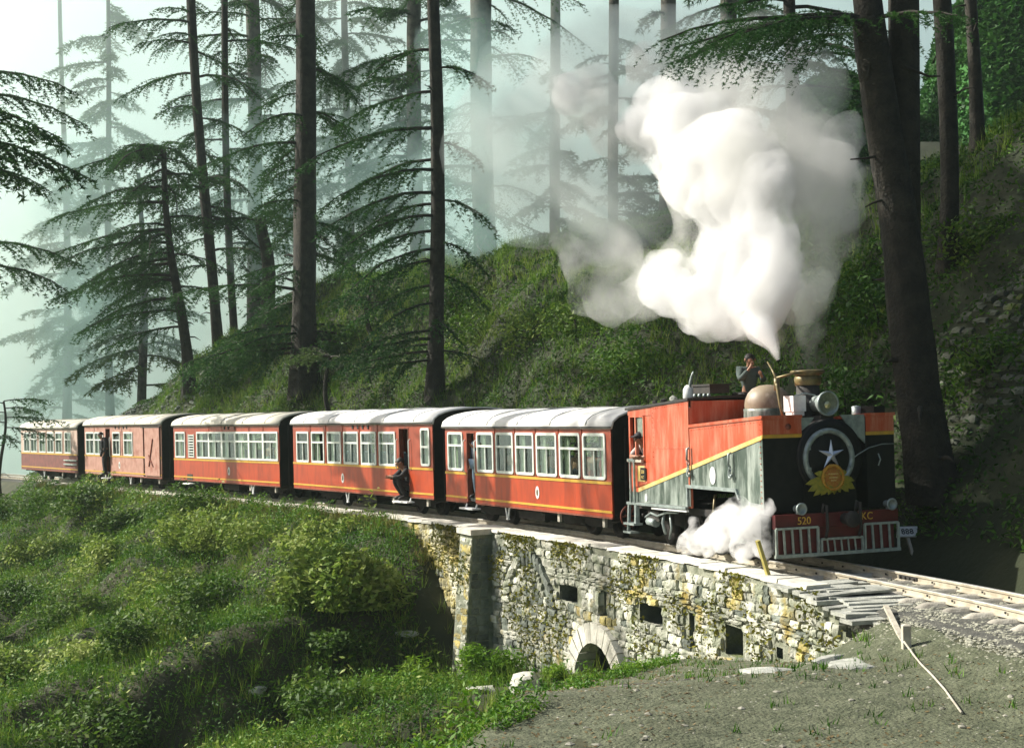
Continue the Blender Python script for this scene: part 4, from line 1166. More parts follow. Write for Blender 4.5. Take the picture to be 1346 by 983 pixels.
# sand pipe and cylinder cock by the steam
mb = MB(); mb.tube([(.62,-1.02,1.1),(.60,-1.05,.8),(.7,-1.05,.3)], .026, 6); mb.build('sand_pipe', BRASS, eng)
# boiler, smokebox
mb = MB(); mb.lathe([(.56,0),(.56,2.2),(.62,2.21),(.62,2.62),(.60,2.645)], (-.1, YC, 1.76), (1,0,0), 32); mb.build('boiler', SOOT, eng)
mb = MB(); mb.box(1.9, 2.50, YC-.5, YC+.5, .84, 1.4); mb.build('smokebox_saddle', BLACK, eng)
FX = 2.545
mb = MB(); mb.lathe([(.60,-.02),(.61,0),(.50,.012),(.001,.014)], (FX, YC, 1.76), (1,0,0), 36); sb_ = mb.build('smokebox_front', BLACK, eng)
mb = MB(); mb.lathe([(.395,.0),(.40,.035),(.43,.055),(.475,.05),(.485,.02),(.485,.0)], (FX+.014, YC-.06, 1.74), (1,0,0), 40); mb.build('smokebox_door_ring', GREYM, sb_)
mb = MB(); mb.lathe([(.395,.012),(.33,.045),(.001,.075)], (FX+.012, YC-.06, 1.74), (1,0,0), 32); dr_ = mb.build('smokebox_door', BLACK, sb_)
mb = MB()
for k in range(8):
    a = 2*math.pi*(k+.5)/8; mb.bar((FX+.03, YC-.06+.43*math.cos(a), 1.74+.43*math.sin(a)), (FX+.085, YC-.06+.43*math.cos(a), 1.74+.43*math.sin(a)), .05)
mb.build('door_clamps', GREYM, sb_)['kind'] = 'stuff'
mb = MB(); sy, sz, sx = YC-.06, 1.79, FX+.10; P = [(sx+.05, sy, sz)]
for k in range(10):
    r = .255 if k % 2 == 0 else .072; a = math.pi/2 + k*math.pi/5; P.append((sx, sy+r*math.cos(a), sz+r*math.sin(a)))
mb.add(P, [(0, 1+k, 1+(k+1) % 10) for k in range(10)] + [tuple(range(1, 11))[::-1]]); mb.build('star', SILVER, sb_)
# saddle plates between tanks and smokebox (grey)
mb = MB(); mb.prism([(2.44,-.455,2.18),(2.44,-.455,2.40),(2.44,-.20,2.40),(2.44,-.27,2.31)], (1,0,0), .03); mb.build('wing_plate', GREYM, eng)
mb = MB(); mb.prism([(2.44,.775,1.95),(2.44,.775,2.43),(2.44,.30,2.43),(2.44,.42,2.29),(2.44,.6,2.10)], (1,0,0), .03); mb.build('wing_plate', GREYM, eng)
# tank fronts: red top, yellow line
for y0, y1, t_ in ((YN-.010, -.462, nt_), (.782, YF+.008, ft_)):
    mb = MB(); mb.box(XT+.002, XT+.016, y0, y1, 2.145, tank_top(XT)-.022); mb.build('front_plate', LOCO_RED, t_)
    mb = MB(); mb.box(XT+.002, XT+.020, y0-.006, y1, 2.085, 2.142); mb.build('front_stripe', YELLOW, t_)
    mb = MB(); mb.box(XT+.002, XT+.014, y0, y1, .90, 2.083); mb.build('front_plate', BLACK, t_)
mb = MB(); mb.lathe([(.001,.03),(.05,.02),(.05,.0)], (XT+.016, -.72, 2.26), (1,0,0), 10); mb.build('filler_boss', RUST, nt_)
# garland and leaf spray tied over the door: a wreath hung on the engine
gx = FX+.16
gar = empty('garland', 'round orange marigold garland with yellow leaves hung on the smokebox door', 'garland', None, ML @ Matrix.Translation((gx, -.05, 1.43)) @ Matrix.Scale(.78, 4))
mb = MB(); mb.lathe([(.001,.05),(.12,.06),(.19,.05),(.21,.03),(.25,.055),(.275,.03),(.27,0),(.001,0)], (0,0,0), (1,0,0), 36); mb.build('disc', GOLD, gar)
r_g = random.Random(3)
mb = MB()
for k in range(34):
    a = 2*math.pi*k/34; p = Vector((.05, .245*math.cos(a), .245*math.sin(a))); q = [r_g.uniform(.028,.04) for _ in range(3)]
    mb.lathe([(.003,-q[0]),(q[1],-.012),(q[1],.012),(.003,q[0])], p, (1, r_g.uniform(-.4,.4), r_g.uniform(-.4,.4)), 7)
mb.build('flower_ring', mat('marigold_yellow', (.46,.29,.03), (.48,.2,.02), 40, .8), gar)['kind'] = 'stuff'
mb = MB()
for z, w in ((.075,.12),(.0,.10),(-.06,.06)):
    x = -w
    while x < w: 
        ww = r_g.uniform(.018,.04); mb.box(.056,.066, x, min(x+ww, w), z-.014, z+.014); x += ww+.012
mb.build('lettering_strip', PALE_YELLOW, gar)
for i, (a, L, w) in enumerate([(186,.66,.15),(200,.64,.17),(214,.56,.16),(160,.40,.14),(228,.38,.16),(250,.26,.15),(280,.24,.15),(306,.27,.15),(326,.44,.17),(340,.60,.17),(356,.54,.13),(24,.34,.12)]):
    a = R(a); d = Vector((0, math.cos(a), math.sin(a))); n = Vector((0, -d.z, d.y)); b = Vector((-.02 + .012*(i % 3), 0, 0)) + d*.12
    L *= .80
    P = []
    for t, ww in ((0,.3),(.25,.8),(.5,1),(.78,.75),(1,.0)):
        c = b + d*L*t + Vector((.05*math.sin(t*3), 0, -.05*t*t)); P += [c - n*w*.5*ww, c + Vector((.015,0,0)), c + n*w*.5*ww]
    F = []
    for q in range(4): F += [(3*q,3*q+3,3*q+4,3*q+1), (3*q+1,3*q+4,3*q+5,3*q+2)]
    mb = MB(); mb.add(P, F, True); mb.build('leaf', GOLDLEAF, gar)
# dome, chimney, headlamp
mb = MB(); mb.lathe([(.44,2.0),(.42,2.50),(.425,2.555),(.40,2.56)], (.66, YC, 0), (0,0,1), 32); db_ = mb.build('dome_base', TANK_BLACK, eng)
mb = MB(); mb.lathe([(.40,2.555),(.405,2.62),(.39,2.72),(.34,2.83),(.26,2.91),(.14,2.96),(.001,2.975)], (.66, YC, 0), (0,0,1), 32); mb.build('dome', DOME, eng)
CX = 1.93
mb = MB(); mb.lathe([(.28,2.25),(.24,2.36),(.205,2.50),(.19,2.93),(.001,2.93)], (CX, YC, 0), (0,0,1), 24); ch_ = mb.build('chimney', SOOT, eng)
mb = MB(); mb.lathe([(.193,2.93),(.22,2.95),(.225,3.03),(.215,3.07),(.205,3.08)], (CX, YC, 0), (0,0,1), 24); mb.build('chimney_band', BRASS, ch_)
mb = MB(); mb.lathe([(.19,3.07),(.22,3.11),(.285,3.145),(.29,3.17),(.24,3.185),(.18,3.15),(.16,2.6)], (CX, YC, 0), (0,0,1), 24); mb.build('chimney_cap', BRASS, ch_)
hx_, hz_ = 2.42, 2.62
mb = MB(); mb.lathe([(.001,-.30),(.09,-.30),(.13,-.26),(.14,-.1),(.20,.05),(.205,.10),(.185,.105),(.18,.08)], (hx_, YC, hz_), (1,0,0), 28); hl_ = mb.build('headlamp', GREYM, eng)
mb = MB(); mb.lathe([(.184,.085),(.12,.06),(.001,.05)], (hx_, YC, hz_), (1,0,0), 24); mb.build('lamp_glass', LENS, hl_)
mb = MB(); mb.lathe([(.06,.085),(.03,.105),(.001,.11)], (hx_, YC-.01, hz_-.02), (1,0,0), 14); mb.build('lamp_bulb', LENS_LIT, hl_)
mb = MB(); mb.box(hx_-.2, hx_+.05, YC-.12, YC+.12, hz_-.26, hz_-.19); mb.bar((hx_-.1,YC,hz_-.4),(hx_-.1,YC,hz_-.2),.1); mb.build('lamp_bracket', SOOT, hl_)
mb = MB(); mb.box(1.95,2.24,-.44,-.20,2.50,2.76); mb.box(1.97,2.22,-.42,-.22,2.43,2.50); mb.build('lamp_box', WHITE, eng)
mb = MB(); mb.tube([(2.1,-.32,2.76),(2.2,-.2,2.8),(2.3,YC-.1,2.76)], .014, 6); mb.build('lamp_wire', GREYM, eng)
# brass pole leaning between the dome and the chimney
mb = MB(); mb.tube([(2.12,-.58,2.45),(2.06,-.58,2.60),(1.98,-.57,2.92),(1.93,-.55,3.02)], [.02,.022,.034,.04], 8); mb.tube([(1.93,-.55,2.86),(1.95,-.56,3.06)], .05, 8); mb.tube([(1.93,-.55,3.04),(1.72,-.50,3.20),(1.5,-.45,3.34)], [.03,.018,.012], 6); mb.tube([(1.93,-.55,3.06),(2.05,-.3,3.13),(2.1,-.1,3.14)], .022, 6); mb.build('whistle_pipe', BRASS, eng)
# fittings on the far tank
mb = MB(); mb.lathe([(.075,0),(.08,.15),(.05,.16),(.001,.17)], (1.95,.98,tank_top(1.95)+.02), (0,0,1), 12); mb.build('filler_pot', GREYM, ft_)
mb = MB(); mb.box(1.7,2.3,1.08,1.30,tank_top(2)+.02,tank_top(2)+.17); mb.build('tool_box', BLACK, ft_)
# buffer beam, lettering, lamps, hoses, grille
BX = 2.80
mb = MB(); mb.box(BX-.10, BX, -1.19, 1.14, .655, .875); bb_ = mb.build('buffer_beam', BEAM_RED, eng)
mb = MB(); mb.box(XT-.05, BX-.101, -.9, .9, .68, .84); mb.build('beam_frame', SOOT, bb_)
LETY = mat('lettering_yellow', (.70,.42,.05), (.6,.36,.05), 9, .6)
letters('520', .17, LETY, bb_, front_M(BX+.004, -.66, .765)); letters('KC', .17, LETY, bb_, front_M(BX+.004, .53, .785))
for y in (-.73, .99):
    mb = MB(); mb.lathe([(.055,-.06),(.062,.06),(.095,.09),(.10,.12),(.075,.125),(.07,.07),(.001,.06)], (BX-.06, y, .96), (1,0,0), 18); mb.bar((BX-.06,y,.87),(BX-.06,y,.95),.05); mb.build('side_lamp', GREYM, bb_)
mb = MB(); mb.tube([(BX,.10,.77),(BX+.20,.10,.77)], .09, 12); mb.lathe([(.001,.0),(.13,.0),(.135,.04),(.09,.06),(.001,.07)], (BX+.20,.10,.77), (1,0,0), 18); mb.build('centre_buffer', SOOT, bb_)
for y, z0 in ((.33, .92), (-.30, .9)):
    mb = MB(); mb.tube([(BX-.02,y,.87),(BX+.02,y,z0+.12),(BX+.08,y+.02,z0+.1),(BX+.09,y+.02,.62),(BX+.06,y,.48)], .026, 8); mb.build('brake_hose', SOOT, bb_)
mb = MB(); mb.tube([(2.52,.40,1.66),(2.62,.52,1.78),(2.60,.75,1.88),(2.53,1.05,1.93),(2.52,1.3,1.93)], .009, 5); mb.build('lamp_wire', GREYM, eng)
mb = MB(); mb.tube([(2.53,.98,1.78),(2.56,1.0,1.68),(2.54,.97,1.58)], .012, 5); mb.build('lamp_hook', GREYM, eng)
def bars(x, y0, y1, z0, z1, n, b=.03, slant=.02):
    mb = MB(); mb.bar((x,y0,z0),(x,y0,z1),.036); mb.bar((x,y1,z0),(x,y1,z1),.036); mb.bar((x,y0,z1),(x,y1,z1),.036)
    g = mb.build('grille_frame', GRILLE, bb_)
    for i in range(1, n):
        mb = MB(); y = y0+(y1-y0)*i/n; mb.bar((x,y,z0),(x,y-slant,z1-.01),b); mb.build('grille_bar', GRILLE, g)
GXf = BX+.02
bars(GXf, -1.19, -.42, .245, .66, 5); bars(GXf, .47, 1.12, .245, .66, 4); bars(GXf+.002, -.36, .42, .25, .46, 6, .022)
mb = MB(); mb.box(GXf-.03, GXf+.022, -1.22, 1.15, .20, .25); mb.build('grille_rail', GRILLE, bb_)
mb = MB(); mb.box(BX-.06, BX-.02, -1.12, 1.06, .26, .65); mb.build('guard_plate', BEAM_RED, bb_)
mb = MB(); mb.box(BX-.4, BX-.1, -1.21, -1.18, .23, .86); mb.build('guard_end', BLACK, bb_)
# things carried on the cab roof
def on_engine(x, y, z): return ML @ Matrix.Translation((x, y, z))
jug = empty('water_can', 'white metal can with a tall pipe standing on the cab roof', 'can', None, on_engine(-.72, -.75, roof_z(-.72)+.03))
mb = MB(); mb.lathe([(.001,0),(.09,0),(.11,.03),(.105,.18),(.07,.24),(.04,.26),(.001,.26)], n=14); mb.build('body', WHITE, jug)
mb = MB(); mb.tube([(.05,0,.05),(.06,0,.3),(.09,.02,.42),(.15,.02,.50)], [.03,.028,.022,.012], 8); mb.build('pipe', GREYM, jug)
bk = empty('tool_crate', 'dark low crate of tools lying on the cab roof beside the can', 'crate', None, on_engine(-.25, -.55, roof_z(-.3)+.03))
mb = MB(); mb.box(-.3,.3,-.2,.2,.07,.20); mb.box(-.33,.33,-.22,.22,.20,.235); mb.build('box', SOOT, bk)
for x in (-.25,-.08,.1,.26):
    mb = MB(); mb.lathe([(.001,-.03),(.035,-.02),(.035,.02),(.001,.03)], (x,-.2,.036), (0,1,0), 10); mb.build('roller', GREYM, bk)
for i, (x, y, sz, lb) in enumerate([(-1.05,-.9,.11,'grey coal lump nearest the white can on the cab roof'),(-1.35,-.95,.08,'small dark coal lump behind the can on the cab roof'),(-.02,-.2,.09,'coal lump near the front edge of the cab roof'),(-1.7,-.95,.07,'last small coal lump along the edge of the cab roof')]):
    o = link('coal_lump', rock_mesh('coal_lump', SLATE if i == 0 else SOOT, seed=40+i, flat=.7)); o.matrix_world = on_engine(x, y, roof_z(x)+.03+sz*.3) @ Matrix.Scale(sz*1.7, 4)
    tag(o, lb, 'coal', 'coal lumps on the cab roof')
rag = MB(); rag.lathe([(.001,0),(.13,.0),(.12,.04),(.06,.07),(.001,.08)], (0,0,0), (0,0,1), 9)
o = rag.build('folded_cloth', WHITE); o.matrix_world = on_engine(.02, .25, roof_z(0)+.045); tag(o, 'white folded cloth on the front of the cab roof', 'cloth')

# ---------------------------------------------------------------- people on the train
person('man kneeling on the engine behind the dome, dark jacket, hand at his face',
    ML @ Matrix.Translation((.02, .08, 2.31)) @ Matrix.Rotation(R(-12), 4, 'Z') @ Matrix.Scale(.95, 4),
    dict(pelvis=(-.05,0,.50), spine=(-.05,0,.69), chest=(-.02,0,.90), neck=(.02,0,1.05), chin=(.05,0,1.115), face=(.06,0,1.19), crown=(.05,0,1.26), nose=(.165,0,1.17),
    sh_b=(.0,-.17,.99), el_b=(.17,-.24,.80), wr_b=(.24,-.10,.98), ha_b=(.24,-.05,1.06), sh_a=(.0,.17,.99), el_a=(.14,.24,.78), wr_a=(.30,.14,.86), ha_a=(.36,.10,.90),
    hip_a=(-.04,.09,.47), kn_a=(.04,.11,.07), an_a=(-.38,.11,.06), to_a=(-.50,.11,.03), hip_b=(-.04,-.09,.47), kn_b=(.04,-.11,.07), an_b=(-.38,-.11,.06), to_b=(-.50,-.11,.03)), shirt=(.07,.10,.09), trousers=(.05,.05,.05))
SQ = dict(pelvis=(-.18,0,.26), spine=(-.14,0,.44), chest=(-.04,0,.62), neck=(.06,0,.74), chin=(.11,0,.79), face=(.13,0,.86), crown=(.12,0,.93), nose=(.235,0,.82), sh_a=(-.02,.17,.70), el_a=(.18,.24,.52), wr_a=(.34,.12,.54), ha_a=(.40,.07,.55),
    sh_b=(-.02,-.17,.70), el_b=(.18,-.24,.52), wr_b=(.34,-.12,.52), ha_b=(.40,-.07,.52), hip_a=(-.17,.10,.25), kn_a=(.24,.17,.46), an_a=(.02,.13,.09), to_a=(.18,.14,.04), hip_b=(-.17,-.10,.25), kn_b=(.24,-.17,.46), an_b=(.02,-.13,.09), to_b=(.18,-.14,.04))
person('man in dark clothes crouching on the boiler between the dome and the chimney', ML @ Matrix.Translation((1.36, .42, 2.12)) @ Matrix.Rotation(R(-150), 4, 'Z'), SQ, shirt=(.20,.24,.32), trousers=(.02,.02,.025))
person('driver leaning his folded arms out of the engine cab window, dark cap', ML @ Matrix.Translation((-2.0, -.86, .56)) @ Matrix.Rotation(R(-78), 4, 'Z'),
    dict(chest=(.12,0,1.28), neck=(.24,0,1.38), chin=(.29,0,1.43), face=(.33,0,1.49), crown=(.34,0,1.56), nose=(.44,0,1.44), sh_a=(.14,.18,1.32), el_a=(.36,.24,1.14), wr_a=(.40,.02,1.12), ha_a=(.40,-.06,1.12), sh_b=(.14,-.18,1.32), el_b=(.36,-.22,1.14), wr_b=(.43,-.02,1.15), ha_b=(.43,.06,1.15)), shirt=(.55,.5,.46), cap=(.02,.02,.025), sleeves='el')
def on(M_, x, y, z, a, sc_=1.0): return M_ @ Matrix.Translation((x, y, z)) @ Matrix.Rotation(R(a), 4, 'Z') @ Matrix.Scale(sc_, 4)
person('man standing in the first coach doorway in a dark shirt and pale blue trousers', on(M1, -2.45, -1.06, .60, -80, .90),
    dict(el_a=(.10,.26,1.20), wr_a=(.26,.20,1.30), ha_a=(.32,.18,1.36)), shirt=(.025,.04,.06), trousers=(.22,.32,.42))
person('man in black squatting in the open doorway of the second coach', on(M2, 2.72, -1.18, .40, -100, 1.12), SQ, shirt=(.012,.012,.014), trousers=(.012,.012,.014))
person('dark figure leaning out of the doorway of the faded fourth coach', on(M4, -1.5, -1.34, .46, -100, 1.0),
    dict(chest=(.06,0,1.31), neck=(.12,0,1.45), chin=(.15,0,1.52), face=(.16,0,1.59), crown=(.16,0,1.66), nose=(.26,0,1.57)), shirt=(.02,.02,.025), trousers=(.02,.02,.025))
def seated(M_, x, label, shirt, y=-.80, z=.16, a=-75, group='passengers seen through the coach windows'):
    return person(label, on(M_, x, y, z, a), dict(chest=(.03,0,1.33)), shirt=shirt, legs=False, group=group)
seated(M1, 2.55, 'passenger in a red jumper behind the second window from the engine', (.45,.04,.02))
seated(M1, 1.50, 'passenger in dark blue behind the third window of the first coach', (.03,.05,.09), y=-.6)
seated(M1, .42, 'passenger in green grey behind the fourth window of the first coach', (.06,.09,.07), y=-.6)
seated(M1, -1.5, 'passenger in black behind the window beside the first coach doorway', (.02,.02,.02), y=-.6)
seated(M2, -3.35, 'pale faced passenger in black at the rearmost window of the second coach', (.015,.015,.02), y=-1.0)
seated(M3, 2.85, 'passenger in white at a window of the third coach', (.6,.66,.66), y=-.85)
seated(M3, 3.4, 'passenger in dark clothes at the foremost window of the third coach', (.03,.03,.04), y=-.8)
seated(M4, .8, 'passenger in white at the window of the faded coach', (.62,.66,.68), y=-.85)

# ---------------------------------------------------------------- trees
def sl_of(x, y):
    d = np.hypot(TR[:,1]-x, TR[:,2]-y); i = int(d.argmin()); s, tx, ty, a = TR[i]
    return s, -(math.cos(a)*(x-tx) + math.sin(a)*(y-ty))
def ground_z(x, y):
    s, l = sl_of(x, y)
    return float(hill(s, l)) if l < 0 else float(near(s, l))
def needle_mesh(branches, dens, blade, width, seed, droop_t=.12):
    """branches: list of point lists; flat sprays of twigs carrying needle tufts"""
    r = np.random.default_rng(seed); C = []; D = []
    for pts in branches:
        pts = np.array(pts); n = len(pts); L = np.linalg.norm(pts[-1]-pts[0])
        nt = max(8, int(L*dens*2.9))
        for k in range(nt):
            t = .12 + .88*(k+r.random())/nt; i = min(int(t*(n-1)), n-2); f = t*(n-1)-i
            p = pts[i]*(1-f)+pts[i+1]*f; d = pts[i+1]-pts[i]; d = d/np.linalg.norm(d)
            sd = np.cross(d, [0,0,1]); sd /= np.linalg.norm(sd)+1e-6
            sg = -1 if k % 2 else 1
            tl = (L*.34*(1-.8*t)+.22)*r.uniform(.55, 1.25)
            td = sd*sg*r.uniform(.3, 1) + d*r.uniform(.5, 1.0) + np.array([0,0,r.uniform(-.55,.15)]); td /= np.linalg.norm(td)
            m = max(3, int(tl*dens*3.6)); q = (np.arange(m)+r.random(m))/m
            c = p + td*(tl*q)[:,None]; c[:,2] -= droop_t*tl*q*q*3.2
            C.append(c); D.append(np.repeat(td[None], m, 0))
    C = np.concatenate(C); D = np.concatenate(D); N_ = len(C); K = 6
    C = np.repeat(C, K, 0); D = np.repeat(D, K, 0)
    v = D*.55 + r.normal(0, .6, (N_*K, 3)); v[:,2] = v[:,2]*.6 - .10; v /= np.linalg.norm(v, axis=1)[:,None]
    w = np.cross(v, r.normal(0, 1, (N_*K, 3))); w /= np.linalg.norm(w, axis=1)[:,None]+1e-6
    ln_ = blade*r.uniform(.6, 1.3, (N_*K, 1)); wd = width*r.uniform(.7, 1.3, (N_*K, 1))
    a = C - v*ln_*.15 - w*wd*.5; b = C - v*ln_*.15 + w*wd*.5; c = C + v*ln_
    V = np.stack([a, b, c], 1).reshape(-1, 3); F = np.arange(len(V)).reshape(-1, 3)
    return V, F
def tree(label, x, y, h, r0, brs, seed, m=NEEDLE, bark=BARK, lean=(0, 0), path=None, dens=3.1, blade=.14, width=.04, group='deodar cedars on the hillside', z0=None, forks=None, r1=None):
    rr = random.Random(seed)
    zb = ground_z(x, y) - .25 if z0 is None else z0
    root = empty('cedar_tree', label, 'tree', group, Matrix.Translation((x, y, zb)))
    n = 14; mb = MB()
    def axis(t):
        if path:
            zs = [p[0]-zb for p in path]; z = t*h
            return Vector((np.interp(z, zs, [p[1]-x for p in path]), np.interp(z, zs, [p[2]-y for p in path]), z))
        return Vector((lean[0]*t + .13*math.sin(t*6+seed), lean[1]*t + .13*math.cos(t*5+seed), t*h))
    def trunk_tube(ax, ra, rb, n=16, k=12, flare=(.15 if path else .5)):
        vs = []
        for i in range(n+1):
            t = i/n; c = ax(t); rad = ra + (rb-ra)*t**.8
            rad *= 1 + flare*max(0, 1-t*n/2.2)**2
            for q in range(k):
                a = 2*math.pi*q/k
                g = 1 + .13*math.sin(q*2.4+seed+t*4) * (1 if t < .5 else .6) + rr.uniform(-.05,.05)
                vs.append(c + Vector((math.cos(a)*rad*g, math.sin(a)*rad*g, 0)))
        mb.add(vs, [(i*k+q, i*k+(q+1) % k, (i+1)*k+(q+1) % k, (i+1)*k+q) for i in range(n) for q in range(k)], True)
    trunk_tube(axis, r0, r1 or r0*.35)
    for q in range(6):
        t = rr.uniform(.08, .6); a = rr.uniform(0, 6.28); p = axis(t); rad = r0*(1-.6*t); d = Vector((math.cos(a), math.sin(a), rr.uniform(-.2,.5))); L = rr.uniform(.15, .7)
        mb.tube([p, p + d*(rad+L*.5), p + d*(rad+L) + Vector((0,0,-L*.25))], [.05*r0/.3, .03*r0/.3, .008], 5)
    tk = mb.build('trunk', bark, root)
    if forks:
        for pts, ra, rb in forks:
            mb = MB(); mb.tube([Vector(p)-Vector((x,y,zb)) for p in pts], list(np.linspace(ra, rb, len(pts))), 12); mb.build('stem', bark, root)
    for i, b in enumerate(brs):
        z, az, L, up, dr = (list(b)+[.15, .30])[:5] if len(b) < 5 else b
        t = (z-zb)/h
        p0 = axis(min(max(t, 0), 1)); d = Vector((math.sin(R(az)), math.cos(R(az)), 0))      # azimuth: 0 away, -90 left, 180 to the camera
        sidev = Vector((d.y, -d.x, 0)); wob = rr.uniform(-.12, .12); P = []
        for q in range(8):
            u = q/7
            P.append(p0 + d*L*u + sidev*wob*L*math.sin(u*3) + Vector((0, 0, L*(up*u - dr*u*u)+rr.uniform(-.03,.03)*L*.3)))
        mb = MB(); rb = max(.018, min(r0*.28, .012*L+.018)); mb.tube(P, list(np.linspace(rb, rb*.2, 8)), 6)
        bo = mb.build('branch', bark, root)
        if m is None: continue
        V, F = needle_mesh([P], dens, blade, width, seed*100+i)
        npmesh('needles', V, F, m, bo)
    return root
def whorls(z0, z1, n, L0, L1, seed, az=(-180, 180), skip=0):
    r = random.Random(seed); out = []; n = int(n*1.9)
    for i in range(n):
        t = i/max(1, n-1); out.append((z0+(z1-z0)*t + r.uniform(-.3,.3), r.uniform(*az), (L0+(L1-L0)*t)*r.uniform(.5,1.25), r.uniform(-.05,.2), r.uniform(.2,.5)))
    return out
def X(px, Y): return (px-673)/1900*Y
# positions along the crest and slope
tree('tall thick dark cedar trunk behind the third coach', X(404,57), 57, 30, .46, whorls(5.2, 18, 16, 4.2, 3.0, 1, (-150, 60)) + [(4.2,-85,4.8,.0,.16),(4.5,-110,4.6,.05,.2),(4.9,-75,4.0,.05,.2),(5.2,-125,3.6,.05,.2),(4.4,80,4.4,.0,.18),(4.7,120,4.0,.0,.2),(5.3,95,3.8,.05,.2),(4.3,-95,4.6,.05,.2),(4.6,95,4.2,.05,.2),(4.4,150,3.0,.02,.2),(4.9,-140,3.6,.05,.25),(5.0,60,3.6,.05,.25),(12.5,-100,4.2,.05,.3)], 11, r1=.30)
tree('slim straight cedar with layered drooping branches behind the second coach', X(574,48), 48, 24, .25,
     [(12.6,-85,3.4,.0,.32),(11.4,-100,4.6,.05,.35),(10.9,100,1.5,.1,.6),(10.4,-75,3.6,.05,.40),(9.3,-95,3.9,.0,.34),(9.0,95,1.9,.1,.6),(8.5,-120,3.6,.05,.42),(8.0,-80,3.6,.0,.36),(7.6,110,1.8,.1,.75),(7.0,-100,3.2,.0,.45),(6.5,80,1.7,.05,.7),(6.2,-85,3.0,-.02,.4),(5.6,-110,2.6,.0,.5),(5.1,150,1.8,.0,.5),(4.4,-100,3.6,.0,.2),(4.0,-80,3.4,-.02,.16),(4.7,-120,3.2,.0,.25),(3.7,-95,2.8,-.02,.1),(4.2,-60,2.8,.05,.2),(10.0,-110,4.0,.05,.4),(8.9,-70,3.4,.05,.4),(7.4,-125,3.4,.0,.45),(4.0,100,2.0,.05,.3),(13.4,120,2.0,.1,.5),(14.0,-60,3.0,.1,.4)], 12, r1=.17)
tree('leaning cedar with a broad spreading crown at the left end of the hill', X(247,66), 66, 11.6, .30,
     whorls(7.5, 15.2, 13, 4.6, 3.4, 77, (-170, 10)) + whorls(13, 15.4, 6, 2.4, 1.6, 78) + [(5.6,-80,4.0,.05,.30),(6.3,-110,4.6,.1,.32),(6.9,-70,5.0,.05,.30),(7.4,95,2.6,.1,.35),(7.9,-100,5.4,.1,.30),(8.5,-60,4.6,.05,.3),(8.9,70,2.8,.1,.4),(9.4,-120,5.0,.1,.3),(10.0,-85,5.6,.08,.26),(10.6,120,3.0,.1,.3),(11.2,-95,5.2,.1,.24),(12.0,-70,4.6,.1,.26),(12.6,90,3.0,.1,.3),(13.4,-110,4.2,.1,.3),(14.2,-80,3.6,.1,.3),(7.0,170,3.0,.0,.3),(9.8,180,3.4,.0,.3)], 13, lean=(-1.0, 0))
tree('thin tall cedar stem rising pale into the smoke left of the thick trunk', X(286,72), 72, 30, .27, whorls(9, 29, 18, 4.0, 3.2, 4, (-160, 160)), 14, lean=(-1.5,0), r1=.2)
tree('thinnest cedar stem beside the broken snag', X(311,74), 74, 30, .21, whorls(10, 29, 14, 3.2, 2.6, 5), 15, lean=(-.6,0), r1=.15)
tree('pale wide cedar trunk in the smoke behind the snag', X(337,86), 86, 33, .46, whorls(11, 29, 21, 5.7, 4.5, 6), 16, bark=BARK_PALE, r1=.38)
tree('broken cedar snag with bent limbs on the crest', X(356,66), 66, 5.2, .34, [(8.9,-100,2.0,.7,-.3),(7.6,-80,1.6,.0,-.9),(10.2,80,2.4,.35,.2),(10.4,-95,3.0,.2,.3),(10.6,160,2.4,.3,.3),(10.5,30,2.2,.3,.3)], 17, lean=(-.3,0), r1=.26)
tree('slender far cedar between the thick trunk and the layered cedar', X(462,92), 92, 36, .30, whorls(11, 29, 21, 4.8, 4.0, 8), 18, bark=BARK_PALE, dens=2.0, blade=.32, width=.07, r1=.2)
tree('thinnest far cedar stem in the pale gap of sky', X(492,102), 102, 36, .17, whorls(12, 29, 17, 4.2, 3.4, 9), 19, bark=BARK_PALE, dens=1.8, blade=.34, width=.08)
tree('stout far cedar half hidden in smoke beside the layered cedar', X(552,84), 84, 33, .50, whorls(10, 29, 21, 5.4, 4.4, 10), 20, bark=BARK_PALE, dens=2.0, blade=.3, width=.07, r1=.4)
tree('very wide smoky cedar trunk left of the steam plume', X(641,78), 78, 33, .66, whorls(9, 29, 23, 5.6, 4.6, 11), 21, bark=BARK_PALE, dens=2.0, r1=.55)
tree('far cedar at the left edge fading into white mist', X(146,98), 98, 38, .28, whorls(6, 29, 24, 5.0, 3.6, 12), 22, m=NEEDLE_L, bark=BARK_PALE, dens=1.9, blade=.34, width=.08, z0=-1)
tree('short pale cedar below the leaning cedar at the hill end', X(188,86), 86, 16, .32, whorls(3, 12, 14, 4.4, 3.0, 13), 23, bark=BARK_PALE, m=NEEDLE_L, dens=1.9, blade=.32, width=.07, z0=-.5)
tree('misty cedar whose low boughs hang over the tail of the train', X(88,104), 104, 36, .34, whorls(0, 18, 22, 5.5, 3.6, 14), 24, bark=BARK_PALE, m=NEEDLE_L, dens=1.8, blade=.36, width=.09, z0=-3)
tree('tall cedar at the left border, dark crown above, lowest boughs hanging into view', -15.6, 37.5, 37, .42, [(9.8,70,4.6,.0,.25),(10.6,95,4.2,.0,.3),(9.2,85,3.4,.0,.3)] + whorls(18.5, 36, 17, 6.6, 4.2, 91), 26, dens=2.6, blade=.17, width=.06)  # unseen crown shaped to shade the right bank, clear of the engine
tree('second tall cedar at the left border standing behind the first', -19.5, 43.5, 38, .42, [(11.0,80,4.6,.0,.25),(12.0,60,4.0,.0,.3)] + whorls(19.5, 36, 17, 6.6, 4.2, 92), 27, dens=2.6, blade=.17, width=.06)  # added with the first; its unseen crown shades the right bank
